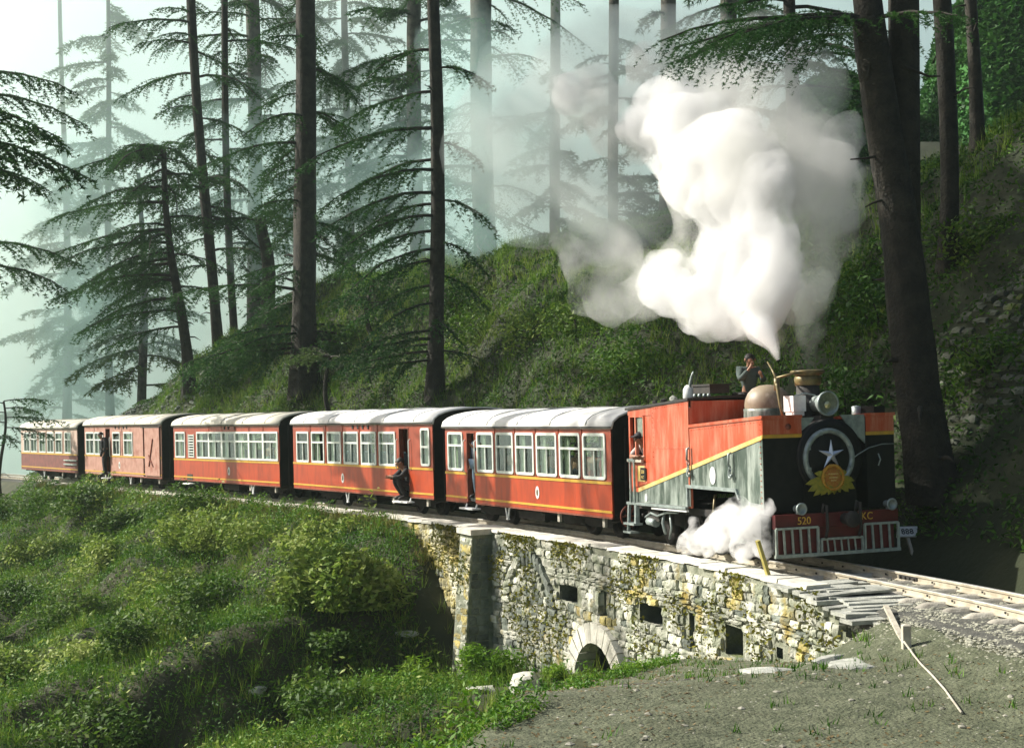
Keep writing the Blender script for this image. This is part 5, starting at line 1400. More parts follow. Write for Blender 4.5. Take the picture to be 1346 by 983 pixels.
tree('cedar at the far left with dark boughs reaching in from above', X(-40,50), 50, 22, .4, [(13.2,75,4.2,.1,.35),(12.2,95,3.6,.1,.35),(13.8,110,4.6,.1,.3),(10.6,85,3.0,.1,.4),(8.0,80,3.8,.1,.3),(7.2,100,3.6,.1,.35),(11.4,60,3.6,.1,.35)], 25)
# right hand group
fx = 7.55
tree('huge forked cedar trunk right of the engine, dark and leaning', fx, 25.6, 8.6, .40,
     [(9.4,-85,3.4,.1,.22),(9.2,-120,3.0,.1,.25),(9.9,-60,3.6,.12,.22),(9.7,-100,3.8,.08,.2),(10.2,-75,3.4,.05,.2),(9.6,150,2.2,.0,.2),(10.4,-110,3.2,.0,.2)], 31, dens=5.2, blade=.075, width=.018,
     path=[(0,7.56,25.6),(3.0,7.16,25.6),(4.4,7.02,25.6),(5.8,6.90,25.6),(7.1,6.70,25.6),(8.9,6.46,25.6),(12,6.1,25.6)], r1=.30,
     forks=[([(7.0,25.7,5.0),(7.04,25.75,7.1),(7.08,25.8,9.0),(7.1,25.8,12),(7.1,25.8,16)], .30, .26), ([(6.52,25.6,8.3),(6.40,25.6,9.6),(6.1,25.6,12.5),(5.8,25.6,16)], .29, .2),
            ([(6.62,25.5,6.95),(6.3,25.4,6.88),(6.0,25.4,6.86)], .03, .012), ([(6.78,25.5,6.2),(6.4,25.4,6.10),(6.25,25.4,6.02)], .03, .012), ([(7.0,25.5,8.5),(7.4,25.4,8.3),(7.6,25.4,8.3)], .03, .012)])
tree('middling cedar trunk on the bank between the forked cedar and the right edge', X(1244,31), 31, 14, .19, whorls(14, 18, 4, 2.5, 2, 15), 32, r1=.16)
tree('pale sunlit cedar stem at the top right of the bank', X(1282,35), 35, 14, .15, whorls(14, 29, 11, 3, 2, 16), 33, r1=.12)
tree('cedar behind the steam plume with dark boughs at the top of the picture', X(1050,40), 40, 20, .24,
     [(11.6,-90,3.4,.1,.25),(11.9,90,3.4,.1,.25),(11.3,180,3.0,.1,.2),(12.4,-140,3.6,.1,.25),(12.2,130,3.4,.1,.25),(12.9,-60,3.4,.1,.3),(13.2,60,3.4,.1,.3),(11.0,100,2.6,.1,.3),(11.0,-110,2.2,.1,.35),(11.5,-75,2.8,.0,.25),(11.8,75,3.0,.0,.25),(12.0,160,3.0,.0,.2),(12.6,-160,3.0,.0,.25),(12.8,110,3.4,.05,.3),(13.4,-100,3.6,.05,.3)], 34, dens=4.2, blade=.10, width=.026)
for i, (px_, Y_, r_0, lb) in enumerate([(735,88,.4,'faint cedar trunk behind the upper left edge of the plume'),(812,82,.35,'faint cedar stem deep in the steam plume'),(884,76,.45,'cedar behind the plume with boughs against the bright sky'),(962,66,.4,'cedar behind the plume between bright sky and dark boughs')]):
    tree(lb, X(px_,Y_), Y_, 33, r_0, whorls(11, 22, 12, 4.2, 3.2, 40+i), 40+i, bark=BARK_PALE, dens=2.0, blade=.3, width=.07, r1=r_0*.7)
# saplings
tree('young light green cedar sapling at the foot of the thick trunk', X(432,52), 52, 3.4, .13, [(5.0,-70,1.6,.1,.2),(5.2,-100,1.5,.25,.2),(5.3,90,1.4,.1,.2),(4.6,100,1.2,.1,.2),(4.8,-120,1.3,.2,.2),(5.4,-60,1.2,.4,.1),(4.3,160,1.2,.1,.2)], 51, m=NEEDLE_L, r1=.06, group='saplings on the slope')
tree('dark thin sapling stem on the slope right of the light sapling', X(487,55), 55, 2.6, .12, [(6.2,-90,1.6,.1,.2),(6.0,90,1.6,.1,.2),(6.1,180,1.4,.1,.2)], 52, r1=.06, group='saplings on the slope')
tree('sapling whose green boughs hide the roof of the tail coach', *Wp(45.5, 3.6, 0)[:2], 4.6, .10, [(1.5,-90,1.8,.1,.2),(1.7,80,2.2,.1,.2),(1.9,-60,1.8,.15,.2),(2.1,120,2.0,.1,.2),(1.3,100,2.0,.0,.2),(2.3,-110,1.6,.2,.2),(1.0,150,1.6,.0,.2),(2.4,60,1.8,.2,.2)], 53, m=NEEDLE, r1=.04, group='saplings on the slope')

# ---------------------------------------------------------------- ground cover
def leaf_quads(P, size, aspect, seed, up=.5):
    r = np.random.default_rng(seed); n = len(P)
    nn = r.normal(0, 1, (n,3)); nn[:,2] = np.abs(nn[:,2]) + up; nn /= np.linalg.norm(nn, axis=1)[:,None]
    t = np.cross(nn, r.normal(0, 1, (n,3))); t /= np.linalg.norm(t, axis=1)[:,None]+1e-6
    b = np.cross(nn, t); L = (size*r.uniform(.6, 1.4, n))[:,None]; W_ = L*aspect
    V = np.stack([P - t*L*.5, P + b*W_*.5 + t*L*.05, P + t*L*.5, P - b*W_*.5 + t*L*.05], 1).reshape(-1, 3)
    return V, np.arange(n*4).reshape(-1, 4)
def bumps(s, l, f, seed): return vnoise(s, l, f, seed)**1.5
def cover(name, n, s0, s1, l0, l1, fz, lift, size, m, seed, label, keep=None, f=.9, aspect=.42):
    r = np.random.default_rng(seed)
    s = r.uniform(s0, s1, n); l = r.uniform(0, 1, n)**1.3*(l1-l0)+l0
    if keep is not None:
        k = keep(s, l, r); s, l = s[k], l[k]
    h = bumps(s, l, f, seed+50)*.75 + bumps(s, l, f*2.7, seed+51)*.35
    P = Wv(s, l, 0); P[:,2] = fz(s, l) + lift*h*r.uniform(.1, 1, len(s))**.7 + .02
    V, F = leaf_quads(P, size, aspect, seed)
    return tag(npmesh(name, V, F, m), label, kind='stuff')
def keep_near(s, l, r):
    edge = np.where(s < 4, np.interp(s, LEDGE[:,0], LEDGE[:,1]) + .1, np.interp(s, [4,5.6,7,11,12.5,13.6,14.6,60], [2.0,2.05,2.2,2.3,2.3,1.9,1.75,1.6]))
    k = l > edge + (vnoise(s, l, 2.2, 61)-.3)*.5
    k &= ~((s > 2.6) & (s < 8.0) & (l < 3.9) & (r.random(len(s)) < .93))
    k &= (vnoise(s, l, .45, 62) + .25*r.random(len(s))) > .30
    return k
cover('ground_cover', 330000, -12, 48, 1.6, 17, near, .80, .085, GRASSL, 71, 'green weeds and creepers covering the slope below the line', keep_near)
cover('tall_weeds', 26000, 2, 40, 1.7, 16, near, 1.25, .14, BUSHB, 72, 'taller pale green weeds in patches on the lower slope', lambda s, l, r: keep_near(s, l, r) & (vnoise(s, l, .6, 63) > .56), aspect=.35)
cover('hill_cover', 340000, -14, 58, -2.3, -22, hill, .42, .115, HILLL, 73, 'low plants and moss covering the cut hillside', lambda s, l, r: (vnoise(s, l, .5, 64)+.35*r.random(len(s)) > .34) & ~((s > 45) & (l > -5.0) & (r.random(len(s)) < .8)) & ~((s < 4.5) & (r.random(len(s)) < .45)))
r = np.random.default_rng(96); n = 60000; k_ = r.random(n)*60; i_ = k_.astype(int); f_ = k_-i_; j_ = r.integers(0, 8, n); g_ = r.random(n)
VH = np.array(Vh).reshape(9, 61, 3)
Pq = (VH[j_, i_]*(1-f_)[:,None] + VH[j_, i_+1]*f_[:,None])*(1-g_)[:,None] + (VH[j_+1, i_]*(1-f_)[:,None] + VH[j_+1, i_+1]*f_[:,None])*g_[:,None]
Pq[:,2] += r.random(n)*.5
V, F = leaf_quads(Pq, .34, .5, 97); tag(npmesh('far_hill_cover', V, F, leafmat('far_green_leaves', [(.010,.05,.008),(.02,.085,.012),(.035,.115,.016),(.06,.15,.03)], .3, .2)), 'bright green growth on the far hill behind the right hand trees', kind='stuff')
# dry grass tufts by the path and along the foot of the wall
def tufts(name, n, fs, fl, fz, hgt, m, seed, label):
    r = np.random.default_rng(seed); s, l = fs(r, n), fl(r, n); P = Wv(s, l, 0); P[:,2] = fz(s, l)
    P = np.repeat(P, 9, 0); k = len(P); P[:,:2] += r.normal(0, .05, (k,2))
    d = r.normal(0, .35, (k,3)); d[:,2] = 1; d /= np.linalg.norm(d, axis=1)[:,None]
    w = np.cross(d, r.normal(0,1,(k,3))); w /= np.linalg.norm(w, axis=1)[:,None]; L = hgt*r.uniform(.4, 1.3, (k,1))
    V = np.stack([P-w*.009, P+w*.009, P+d*L], 1).reshape(-1, 3)
    return tag(npmesh(name, V, np.arange(k*3).reshape(-1,3), m), label, kind='stuff')
GRASSB = leafmat('grass_blades', [(.04,.11,.007),(.09,.20,.014),(.19,.28,.035),(.32,.34,.09)], .35, .5)
tufts('grass', 4800, lambda r, n: r.uniform(4, 42, n), lambda r, n: r.uniform(1.9, 13, n), near, .50, GRASSB, 81, 'thin grass blades among the weeds')
tufts('hill_grass', 8000, lambda r, n: 6 + 46*r.random(n)**.9, lambda r, n: -2.3 - 12*r.random(n)**1.2, hill, .50, GRASSB, 86, 'thin grass on the cut hillside')
tufts('dry_grass', 900, lambda r, n: r.uniform(13, 46, n), lambda r, n: 1.84+np.abs(r.normal(0,.18,n)), near, .30, mat('dry_grass_blades', (.30,.26,.07), (.2,.2,.05), 5, .9), 82, 'dry grass along the coping stones')

# ---------------------------------------------------------------- bushes and ferns
def bush(label, s, l, rx, rz, n, m, seed, size=.13, aspect=.45, cat='bush', group='bushes on the slope', name='bush', lift=.0):
    z = float(near(s, l)); c = Wp(s, l, z + lift)
    root = empty(name, label, cat, group, Matrix.Translation(c)); r = np.random.default_rng(seed)
    K = 9; cl = r.normal(0, 1, (K,3)); cl /= np.linalg.norm(cl, axis=1)[:,None]; cl[:,2] = np.abs(cl[:,2]); cl *= np.array([rx*.62, rx*.62, rz*.62]); rad = r.uniform(.32, .55, K)*rx
    i = r.integers(0, K, n); d = r.normal(0, 1, (n,3)); d /= np.linalg.norm(d, axis=1)[:,None]; rr = r.random(n)**.35
    P = cl[i] + d*(rad[i]*rr)[:,None]*np.array([1,1,.85]); P[:,2] = np.maximum(P[:,2] + .1, .0 - np.abs(P[:,2])*.1)
    V, F = leaf_quads(P, size, aspect, seed+1); npmesh('foliage', V, F, m, root)
    mb = MB()
    for k in range(6):
        q = Vector(cl[k]); mb.tube([(0,0,-.1), q*.5+Vector((0,0,.12)), q*1.0], [.022,.015,.006], 5)
    mb.build('stems', BARK, root)
    return root
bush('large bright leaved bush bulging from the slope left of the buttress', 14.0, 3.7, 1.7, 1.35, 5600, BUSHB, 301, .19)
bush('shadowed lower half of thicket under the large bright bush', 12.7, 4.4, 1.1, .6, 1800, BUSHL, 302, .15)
B = [(31.5,3.2,1.5,.9,'round dark bush high on the slope under the third coach'),(27.5,3.0,1.7,1.1,'broad bush below the gap between the second and third coaches'),(24.5,3.4,1.6,1.0,'pale leaved bush below the front of the third coach'),(21.8,3.0,1.5,.9,'bush hanging over the slope under the rear of the second coach'),(36.5,3.0,1.4,1.0,'bush at the slope edge below the fourth coach'),
     (40.5,3.2,1.4,1.0,'bush by the coping stones below the faded coach'),(43.0,4.6,1.6,1.2,'bush low at the left border of the slope'),(19.0,5.6,1.3,.7,'small bush in the middle of the slope'),(24.5,7.4,1.4,.7,'spreading bush halfway down the slope'),(30.0,7.4,1.6,.8,'dark spreading bush on the left of the slope'),
     (15.5,8.0,1.5,.8,'bush low on the slope near the bottom of the picture'),(20,10.5,1.6,.8,'bush at the lower left corner of the slope'),(11.8,5.4,1.2,.7,'bush in the gully below the buttress'),(13.0,10.0,1.5,.8,'leafy bush at the bottom edge under the large bush'),(9.4,5.6,1.1,.6,'low bush beside the dirt path'),(17.6,3.0,1.2,.8,'bright bush behind the large bush, under the second coach'),(22.5,5.4,1.3,.8,'bright bush in the middle of the slope above the large bush'),(28.5,5.2,1.4,.8,'bright leafy bush on the left slope between two darker bushes'),(34.0,5.4,1.4,.9,'bright bush on the far left slope below the fourth coach'),(17.5,9.0,1.3,.7,'bright low bush near the bottom left of the slope')]
for i, (s, l, rx, rz, lb) in enumerate(B):
    bush(lb, s, l, rx, rz, int(1300*rx*rx), BUSHB if i in (2, 3, 11) or i > 14 else BUSHL, 310+i, .14)
bush('bright green fern mound growing against the wall left of the culvert', 8.7, 2.5, .85, 1.15, 1900, FERN, 340, .17, .22, 'fern', 'ferns at the foot of the wall', 'fern_clump')
bush('yellow green fern clump at the foot of the dark buttress', 10.6, 3.4, .8, .95, 1500, FERN, 341, .17, .22, 'fern', 'ferns at the foot of the wall', 'fern_clump')
bush('low fresh weeds filling the mouth of the culvert', 4.7, 2.2, .42, .13, 420, FERN, 342, .12, .25, 'fern', 'ferns at the foot of the wall', 'fern_clump')
bush('small ferns between the white boulder and the culvert', 6.25, 2.2, .32, .24, 400, FERN, 343, .13, .25, 'fern', 'ferns at the foot of the wall', 'fern_clump')
bush('light green weeds on the path edge right of the culvert', 3.2, 2.05, .45, .18, 450, FERN, 344, .10, .25, 'fern', 'ferns at the foot of the wall', 'fern_clump')

def hbush(label, px_, Y_, rx, rz, m, seed):
    x = X(px_, Y_); s, l = sl_of(x, Y_); r = np.random.default_rng(seed); n = int(1100*rx*rx)
    root = empty('shrub', label, 'shrub', 'shrubs on the cut hillside', Matrix.Translation((x, Y_, float(hill(s, l)))))
    d = r.normal(0, 1, (n,3)); d /= np.linalg.norm(d, axis=1)[:,None]; lump = 1 + .35*np.sin(d[:,0]*4+seed)*np.cos(d[:,1]*5-seed) + .25*np.sin(d[:,2]*9+seed*2)
    P = d*(r.random(n)**.4*lump)[:,None]*np.array([rx, rx, rz]); P[:,2] += rz*.25
    V, F = leaf_quads(P, .15, .4, seed+1); npmesh('foliage', V, F, m, root)
    mb = MB()
    for k in range(5):
        a = k*1.3+seed; mb.tube([(0,0,-.3),(math.cos(a)*rx*.3,math.sin(a)*rx*.3,rz*.2),(math.cos(a)*rx*.7,math.sin(a)*rx*.7,rz*.6)], [.025,.018,.006], 5)
    mb.build('stems', BARK, root)
for i, (px_, Y_, rx, rz, m, lb) in enumerate([(300,64,1.5,1.0,HILLL,'shrub on the hill above the third coach, left of the thick trunk'),(480,56,1.4,.9,HILLL,'dark shrub on the hill between the two cedar trunks'),(640,50,1.5,1.0,BUSHL,'green shrub on the hill just right of the layered cedar'),(700,46,1.2,.8,BUSHB,'sunlit shrub on the open hill below the veil of smoke'),
    (760,44,1.3,.8,BUSHL,'shrub on the hill under the left lobe of the plume'),(830,39,1.3,.9,HILLL,'shrub on the hill above the front of the first coach'),(880,36,1.2,.8,BUSHL,'shrub on the hill above the engine cab'),(950,34,1.2,.9,HILLL,'dark shrub behind the kneeling man'),(600,53,1.6,1.0,HILLL,'shrub beside the foot of the layered cedar'),
    (1110,30,1.1,.8,HILLL,'dark shrub in the shade right of the chimney'),(1160,32,1.3,1.0,HILLL,'shrub on the bank left of the forked cedar'),(1275,31,1.1,.7,BUSHL,'yellow green shrub at the top of the right hand bank'),(1120,34,1.4,1.1,HILLL,'dark bush under the right edge of the plume'),(1300,27,.9,.6,HILLL,'low shrub on the bank at the right border'),(1240,27.5,.8,.6,BUSHL,'small shrub on the bank right of the forked cedar')]):
    hbush(lb, px_, Y_, rx, rz, m, 400+i)
n = 11000; r = np.random.default_rng(5); s = np.concatenate([r.uniform(6.5, 14.5, n//2), r.uniform(-3.6, 6.5, n//2)]); z = -r.random(n)**1.6*2.6 - .02
k = (vnoise(s, z, 1.3, 91) + .25*r.random(n) > .66) & (z + zr(s) > np.interp(s, ZB[:,0], ZB[:,1])) & ~((np.abs(s-AC) < 1.3) & (z < -1.1))
s, z = s[k], z[k]; l = np.where((s > 10.1) & (s < 10.72), 2.24 + (-.3-z)*.085, 1.80) + r.uniform(0, .05, len(s)); P = Wv(s, l, 0); P[:,2] = z + zr(s)
V, F = leaf_quads(P, .075, .6, 92, .2); tag(npmesh('wall_moss', V, F, leafmat('wall_moss_leaves', [(.05,.075,.008),(.12,.13,.012),(.22,.20,.02),(.10,.15,.02)], .2, .9)), 'moss and tiny plants rooted in the joints of the stone wall', kind='stuff')
n = 5000; s = rng.uniform(-12, 2.5, n); l = rng.uniform(1.7, 7, n); l = np.minimum(l, np.interp(s, LEDGE[:,0], LEDGE[:,1])); P = Wv(s, l, 0); P[:,2] = near(s, l) + .005
scatter_rocks('gravel', P, rng.uniform(.012, .04, n)*np.where(rng.random(n) < .05, 2.6, 1), mat('path_gravel', (.34,.33,.27), (.10,.10,.07), 9, .95, coord='World'), 14, 'loose grit and small stones on the dirt path')
r = np.random.default_rng(84); n = 11000; s = r.uniform(-9, 2.2, n); l = np.interp(s, LEDGE[:,0], LEDGE[:,1]) + np.abs(r.normal(0, .38, n)) - .22 - .5*vnoise(s, s*0, 1.4, 66)
k = vnoise(s, l, 1.1, 67) + .3*r.random(n) > .62; s, l = s[k], l[k]; P = Wv(s, l, 0); P[:,2] = near(s, l) + r.random(len(s))**1.5*.16
V, F = leaf_quads(P, .065, .35, 85, .3); tag(npmesh('lip_weeds', V, F, GRASSL), 'fresh green weeds fringing the edge of the dirt path', kind='stuff')
r = np.random.default_rng(87); n = 4200; s = r.uniform(-11, 2.5, n); l = np.minimum(r.uniform(1.8, 8, n), np.interp(s, LEDGE[:,0], LEDGE[:,1])); k = vnoise(s, l, .9, 88) + .35*r.random(n) > .62
P = Wv(s[k], l[k], 0); P[:,2] = near(s[k], l[k]) + .022; V, F = leaf_quads(P, .05, .5, 89, 3.0); tag(npmesh('leaf_litter', V, F, leafmat('dead_leaves', [(.05,.035,.015),(.11,.075,.03),(.17,.13,.06),(.06,.07,.03)], .1, .9)), 'dead leaves scattered on the dirt path', kind='stuff')
tufts('path_weeds', 160, lambda r, n: r.uniform(-9, 4, n), lambda r, n: 1.9 + np.abs(r.normal(0, 1.8, n)), near, .12, GRASSL, 83, 'short weeds scattered on the dirt path')

# ---------------------------------------------------------------- loose stones and small things
def boulder(label, s, l, sz, m, seed, cat='rock', group=None, sub=2, flat=.7, dz=0.0, name='boulder', zf=near):
    bm = bmesh.new(); bmesh.ops.create_icosphere(bm, subdivisions=sub, radius=.5); r = random.Random(seed)
    pl = [(Vector((r.gauss(0,1), r.gauss(0,1), r.gauss(0,1))).normalized(), r.uniform(.27,.42)) for _ in range(9)]
    for v_ in bm.verts:
        for n_, d in pl:
            k = v_.co.dot(n_)
            if k > d: v_.co -= n_*(k-d)
        v_.co *= 1 + .06*mnoise.noise(v_.co*5+Vector((seed,0,0))); v_.co.z *= flat
    me = bpy.data.meshes.new(name); bm.to_mesh(me); bm.free(); me.materials.append(m)
    o = link(name, me); o.matrix_world = Matrix.Translation(Wp(s, l, float(zf(s, l))+sz[2]*.28+dz)) @ Matrix.Rotation(r.uniform(0,6), 4, 'Z') @ Matrix.Diagonal((sz[0]*1.3, sz[1]*1.3, sz[2]*1.5, 1))
    return tag(o, label, cat, group)
ROCKW = mat('pale_boulder', (.55,.54,.47), (.36,.37,.31), 3, .9, bump=.5, bscale=14)
boulder('large white boulder beside the path in front of the culvert', 6.35, 2.75, (.72,.6,.55), ROCKW, 5, flat=.85)
boulder('low flat pale rock left of the white boulder', 7.4, 3.2, (.7,.4,.2), ROCKW, 6)
boulder('pale rock in the weeds at the bottom of the picture', 8.4, 7.2, (.7,.5,.3), ROCKW, 7)
boulder('small white stone on the dark earth under the bush', 12.3, 2.9, (.5,.3,.18), ROCKW, 8)
boulder('small pale stone in the weeds below the big bush', 12.6, 6.4, (.4,.3,.2), ROCKW, 9)
for i, (s, l, a, b, lb) in enumerate([(-5.6,2.75,.9,.5,'flat grey slab lying in the dirt below the marker post'),(-5.9,2.9,.55,.3,'long narrow slab beside the flat grey slab'),(-4.6,2.5,.5,.3,'broken slab edge by the end of the wall'),(-5.0,3.6,.55,.4,'pale flat stone sunk in the dirt path'),(-4.4,3.3,.7,.35,'long pale stone sunk in the path near the wall end')]):
    boulder(lb, s, l, (a, b, .16), SLATE, 60+i, 'slab', 'flat slabs in the dirt', flat=.6, dz=-.02, name='flat_slab', sub=2)
# layered flagstones at the wall end
fl = empty('flagstone_steps', 'stack of thin pale flagstones between the wall end and the sleepers', 'stone steps')
for k in range(24):
    s = -1.7 - k*.105 + r_.uniform(-.08,.08); L = r_.uniform(.7, 1.5); w = r_.uniform(.10, .24); top = zr(s) - .02 - .30*(max(0, k-6)/18)**1.3 - r_.uniform(0,.05); l1 = 1.92 - r_.uniform(0, .5)*(k % 3 > 0); q = r_.uniform(-.22,.22); tl = r_.uniform(-.07,.05)
    P = []
    for a, b in ((-w, -1),(-w*.8, -.5),(-w*r_.uniform(.7,1.1), 0),(w*r_.uniform(.5,1.1), .02),(w, -.45),(w*r_.uniform(.4,1), -.97)): P.append(Wp(s+a-q*b*.6+r_.uniform(-.03,.03), l1+b*L, top - tl*b + r_.uniform(-.006,.006)))
    mb = MB(); mb.prism(P, (0,0,-1), r_.uniform(.03,.06)); mb.build('flagstone', SLATE, fl)
# timber batten, posts, cable
mb = MB(); a = Wp(-3.9, 1.35, zr(-3.9)-.12); b = Wp(-5.6, 1.98, -.27)
mb.bar(a, b, .065, .045); o = mb.build('timber_batten', WOOD); tag(o, 'pale timber batten lying from the track towards the short post', 'timber')
bs = Wp(-5.65, 2.02, float(near(-5.65, 2.02))-.1)
pst = empty('marker_post', 'short square weathered post standing in the dirt beside the track', 'post', None, Matrix.Translation(bs))
mb = MB(); mb.box(-.05,.05,-.05,.05,0,.38); mb.build('shaft', WOOD, pst); mb = MB(); mb.add([(-.053,-.053,.382),(.053,-.053,.382),(.053,.053,.382),(-.053,.053,.382),(0,0,.405)], [(0,1,4),(1,2,4),(2,3,4),(3,0,4),(3,2,1,0)]); mb.build('cap', WOOD, pst)
P = [Wp(-5.75, 2.1, float(near(-5.75,2.1))+.12)]
for s, l in ((-6.2,2.2),(-6.6,2.32),(-7.1,2.45),(-7.8,2.65),(-8.8,2.95)): P.append(Wp(s, l, float(near(s,l))+.03))
mb = MB(); mb.tube(P, .013, 6); tag(mb.build('cable', WOOD), 'thin white cable running from the short post across the dirt', 'cable')
mb = MB(); P = [Wp(s, l, float(near(s,l))+.03) for s, l in ((-3.2,5.4),(-3.7,5.0),(-4.1,4.7),(-4.5,4.55),(-4.9,4.5))]; mb.tube(P, .012, 5); tag(mb.build('wire', SOOT), 'thin dark wire lying on the dirt path', 'wire')
mb = MB(); a = Wp(-.95, 1.62, zr(0)+.02); mb.bar(a, a + Vector((-.17, -.05, .56)), .085, .05); tag(mb.build('leaning_marker', POSTM), 'leaning mossy wooden marker on the wall top beside the engine', 'post')
# number board beyond the engine
bp = Vector((X(1197,24.9), 24.9, 0)); gz = ground_z(bp.x, bp.y)
sg = empty('number_board', 'small tilted white board with dark numbers at the foot of the forked cedar', 'sign', None, Matrix.Translation((bp.x, bp.y, gz)) @ Matrix.Rotation(R(6), 4, 'Z') @ Matrix.Rotation(R(-38), 4, 'X'))
bz = (3.14 + (494-708+6)/1900*24.9 - gz)
mb = MB(); mb.add([(-.21,-.02,bz-.09),(.15,-.02,bz-.09),(.15,.02,bz-.09),(-.21,.02,bz-.09),(-.15,-.02,bz+.11),(.21,-.02,bz+.11),(.21,.02,bz+.11),(-.15,.02,bz+.11)], [(0,3,2,1),(4,5,6,7),(0,1,5,4),(1,2,6,5),(2,3,7,6),(3,0,4,7)]); mb.build('board', WHITE, sg)
mb = MB(); mb.bar((0,.03,-1.2),(0,.03,bz),.05); mb.build('stake', WOOD, sg)
letters('888', .15, BLACK, sg, side_M(.0, -.024, bz+.0))
# dark masonry on the right hand bank
bank = empty('stone_bank_wall', 'dark mossy dry stone wall built against the bank at the right edge', 'wall')
rest = []; cnt = 0
for j in range(22):
    s = -2.5; 
    while s < 5.5:
        ln_ = r_.uniform(.18, .42); l = -3.6 - j*.16; h = r_.uniform(.12, .18)
        ok = (.2 < s + (j-8)*.10 < 4.2) and not (s > 2.6 and j < 6)
        s += ln_ + .02
        if not ok: continue
        z = float(hill(s-ln_/2, l)) + .04
        M_ = wall_basis(s-ln_/2); M_.translation = Wp(s-ln_/2, l, z)
        o = link('stone', block_me(r_.randrange(9), HILLSTONE), bank); o.matrix_world = M_ @ Matrix.Rotation(R(-35), 4, 'X') @ Matrix.Diagonal((ln_, .22, h, 1))
        cnt += 1
# stony foot of the hill at the far left
n = 900; s = rng.uniform(45, 56, n); l = -rng.uniform(2.0, 6.5, n); P = Wv(s, l, 0); P[:,2] = hill(s, l)
scatter_rocks('rubble', P, rng.uniform(.12, .30, n), mat('pale_rubble', (.26,.28,.24), (.16,.18,.15), 5, .95, coord='World'), 9, 'grey rubble facing the foot of the hill behind the tail of the train')
for i, (px_, py_, lb) in enumerate([(1192,408,'small white stone on the dark bank left of the forked cedar'),(768,498,'pale stone showing on the green hill above the first coach'),(1222,446,'white stone on the bank beside the cedar trunk')]):
    Y_ = {0: 28.5, 1: 38.0, 2: 26.5}[i]
    xx = X(px_, Y_); s, l = sl_of(xx, Y_); boulder(lb, s, l, (.22,.18,.14), ROCKW, 90+i, zf=hill, group='pale stones on the hill')

# ---------------------------------------------------------------- steam, smoke and haze
def ragged(name, dens, col=(1,1,1), scale=.9, lo=.40, hi=.62):
    m = volmat(name, dens, col); m.cycles.homogeneous_volume = False; nt = m.node_tree; N = nt.nodes; Lk = nt.links
    v = next(q for q in N if q.type == 'PRINCIPLED_VOLUME'); g = N.new('ShaderNodeTexCoord')
    n = N.new('ShaderNodeTexNoise'); n.inputs['Scale'].default_value = scale; n.inputs['Detail'].default_value = 4.5; n.inputs['Roughness'].default_value = .62; n.inputs['Distortion'].default_value = .35
    Lk.new(g.outputs['Object'], n.inputs['Vector'])
    r = N.new('ShaderNodeMapRange'); r.inputs[1].default_value = lo; r.inputs[2].default_value = hi; r.inputs[3].default_value = 0; r.inputs[4].default_value = dens; Lk.new(n.outputs[0], r.inputs[0]); Lk.new(r.outputs[0], v.inputs['Density'])
    return m
sc.cycles.volume_max_steps = 128
def billow(name, puffs, vox, amp, m, parent, seed):
    """closed billowing hull round a set of puffs (x, y, z, r)"""
    bm = bmesh.new()
    for x, y, z, r in puffs:
        bmesh.ops.create_icosphere(bm, subdivisions=3, radius=r, matrix=Matrix.Translation((x, y, z)))
    me = bpy.data.meshes.new(name); bm.to_mesh(me); bm.free()
    o = bpy.data.objects.new(name, me); COL.objects.link(o)
    rm = o.modifiers.new('r', 'REMESH'); rm.mode = 'VOXEL'; rm.voxel_size = vox
    for i, (sc_, k) in enumerate(((1.0, 1.0), (.42, .66), (.17, .42), (.075, .22))):
        t = bpy.data.textures.new(name + str(i), 'CLOUDS'); t.noise_scale = amp*2.6*sc_; t.noise_depth = 2
        d = o.modifiers.new('d', 'DISPLACE'); d.texture = t; d.texture_coords = 'GLOBAL'; d.strength = amp*k*1.5; d.mid_level = .52
    rm2 = o.modifiers.new('r2', 'REMESH'); rm2.mode = 'VOXEL'; rm2.voxel_size = vox
    m2 = bpy.data.meshes.new_from_object(o.evaluated_get(bpy.context.evaluated_depsgraph_get())); m2.name = name
    bpy.data.objects.remove(o); bpy.data.meshes.remove(me)
    m2.materials.clear(); m2.materials.append(m); m2.polygons.foreach_set('use_smooth', [True]*len(m2.polygons))
    return link(name, m2, parent)
def puff(px, py, Y, rp):
    """a puff given by where it hangs: converted once to metres"""
    return (X(px, Y), Y, CZ + (494 - py - (px-673)*.014)/1900*Y, rp*Y/1900)
def depth(px): return 24.0 + max(0, 1024-px)*.026 + max(0, px-1024)*.03
def plume(lst, dy=0): return [puff(a, b, depth(a) + dy + (460-b)*.006, c) for a, b, c in lst]
CORE = plume([(1024,470,4),(1021,462,7),(1014,448,13),(1002,432,20),(984,416,30),(958,402,38),(925,388,44),(890,374,40),(992,382,40),(1014,352,38),(955,350,48),(862,372,28),(1006,398,30),(1030,372,24),
    (1004,300,46),(965,262,58),(938,225,62),(908,188,60),(885,150,50),(972,200,56),(850,160,34),(757,125,24),(743,108,15),(985,320,40),(1010,245,44)])
MID = plume([(1024,464,7),(1030,452,16),(1038,428,26),(1055,395,36),(1066,350,48),(1072,285,64),(1060,215,74),(1015,150,58),(1012,112,30),(1102,235,48),(1108,178,36),(980,240,100),(930,150,74),
    (800,345,48),(768,352,38),(752,330,28),(800,388,36),(838,398,36),(770,385,28),(868,358,44),(806,306,26),(950,365,80),(1010,400,50),(772,130,46),(820,160,52),(870,100,46),(930,95,46),(980,100,40)], .5)
VEIL = plume([(760,190,110),(820,110,110),(900,80,95),(690,140,90),(720,250,80),(840,240,100),(1000,80,70),(655,220,70),(800,300,64),(1040,130,80),(1090,260,70),(1050,330,60)], 3.0)
steam = empty('steam_plume', 'great white and grey plume of steam billowing up from the engine chimney', 'steam', None)
steam['kind'] = 'stuff'
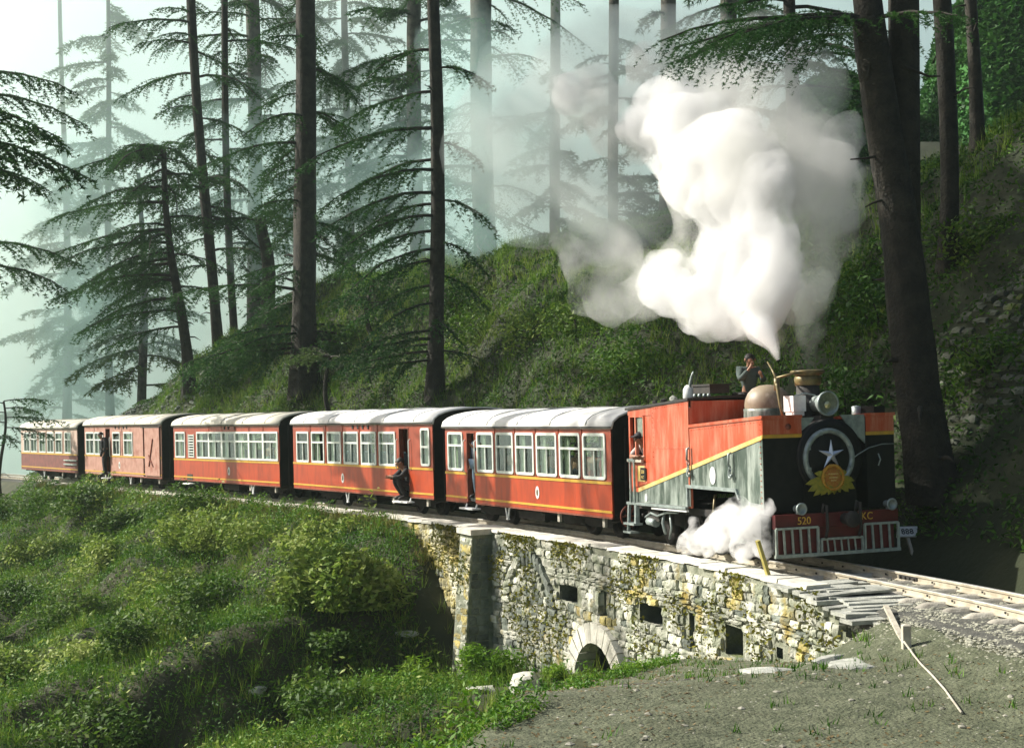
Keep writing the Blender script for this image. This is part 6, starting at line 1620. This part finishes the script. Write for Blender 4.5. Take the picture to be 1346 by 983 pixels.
def scl(l, k): return [(x, y, z, r*k) for x, y, z, r in l]
billow('white_core', scl(CORE, .74), .12, .34, volmat('steam_core', 1.7), steam, 1)
billow('white_billow', scl(CORE, 1.12), .12, .40, ragged('steam_billow', 2.6, (1,1,1), 1.1, .42, .60), steam, 2)
billow('grey_billow', scl(MID, 1.06), .15, .46, ragged('grey_steam', 1.5, (.97,.97,.94), .75, .42, .66), steam, 4)
mb = MB(); jp = [(1023.5,474,2.6),(1021,466,5),(1016,455,9),(1010,444,13.5),(1002,433,18),(994,425,19),(985,416,12),(980,411,3)]
jj = [puff(a, b, depth(a), c) for a, b, c in jp]
for k_, rs in (('jet_core', .75), ('jet_edge', 1.1)):
    mb = MB(); mb.tube([q[:3] for q in jj], [q[3]*rs*(1+.12*math.sin(i*2.1)) for i, q in enumerate(jj)], 14); mb.build(k_, volmat('steam_'+k_, 5.0 if rs < 1 else 1.6), steam)
billow('chimney_smoke', [puff(a, b, 24.3, c) for a, b, c in ((1060,484,9),(1061,470,12),(1062,452,17),(1064,430,22),(1068,405,26),(1074,378,28))], .06, .12, ragged('chimney_smoke', 1.6, (.42,.47,.42), 1.6, .36, .64), steam, 8)
billow('thin_veil', VEIL, .34, .8, ragged('steam_veil', .60, (.93,.98,.95), .30, .38, .70), steam, 6)
low = empty('cylinder_steam', 'burst of white steam round the engine wheels and cylinder', 'steam', None); low['kind'] = 'stuff'
def lp(x, y, z, r): 
    p = ML @ Vector((x, y, z)); return (p.x, p.y, p.z, r)
billow('steam_cloud', [lp(*q) for q in ((2.1,-1.25,.62,.34),(1.7,-1.35,.72,.36),(1.4,-1.35,.62,.34),(1.15,-1.35,.48,.30),(2.4,-1.25,.62,.28),(2.55,-1.3,.40,.26),(2.2,-1.45,.34,.24),(1.9,-1.3,.92,.26),(2.3,-1.25,.9,.24),(1.6,-1.45,.30,.2),(2.5,-1.3,.75,.26),(1.0,-1.4,.34,.24),(2.62,-1.25,.95,.18))], .05, .20, ragged('low_steam', 7.0, (1,1,1), 3.2, .40, .60), low, 4)
billow('steam_wisp', [lp(*q) for q in ((.35,-1.3,.32,.26),(.15,-1.3,.22,.22),(.55,-1.3,.24,.24),(.35,-1.3,.60,.14))], .05, .13, ragged('low_steam_wisp', 6.0, (1,1,1), 4.0, .42, .62), low, 5)
smoke = empty('drifting_smoke', 'thin blue grey smoke drifting between the cedars on the hill', 'smoke', None); smoke['kind'] = 'stuff'
SM = [(190,150,90,76),(150,250,100,78),(260,200,80,76),(330,240,90,76),(340,330,60,74),(430,280,70,72),(520,340,60,66),(480,220,80,72),(600,250,90,66),(660,190,90,62),(650,310,56,62),(560,150,70,72),(260,100,70,78),(130,420,90,86),(100,520,70,90),(230,420,56,80),(700,260,70,56),(720,120,80,66),(400,120,60,78),(630,260,70,56),(640,150,80,58),(700,200,80,54),(610,330,50,55),(740,120,90,56),(620,80,80,58),(800,90,70,54),(690,110,80,56)]
billow('smoke_bank', [puff(a, b, Y, r) for a, b, r, Y in SM], .9, 2.4, ragged('thin_smoke', .12, (.74,1.0,.95), .13, .36, .70), smoke, 6)
mist = empty('valley_mist', 'white mist filling the valley behind the cedars', 'mist', None); mist['kind'] = 'stuff'
billow('mist_bank', [(-70,120,8,38),(-35,115,16,32),(-5,112,22,30),(20,112,26,26),(-45,128,30,30),(-90,100,4,34),(0,128,32,26),(-20,120,38,26),(30,120,36,20),(-52,96,-4,22),(-38,90,-4,14),(-60,110,26,30)], 1.8, 3.0, volmat('valley_mist', .026, (.89,1,.965), .5), mist, 7)
# the air itself
mb = MB(); mb.box(-430, 430, -380, 560, -16.5, 42.0)
hz = mb.build('haze', volmat('morning_haze', .0003, (.82,1.0,.95), .3)); tag(hz, 'pale morning haze filling the valley', kind='stuff')
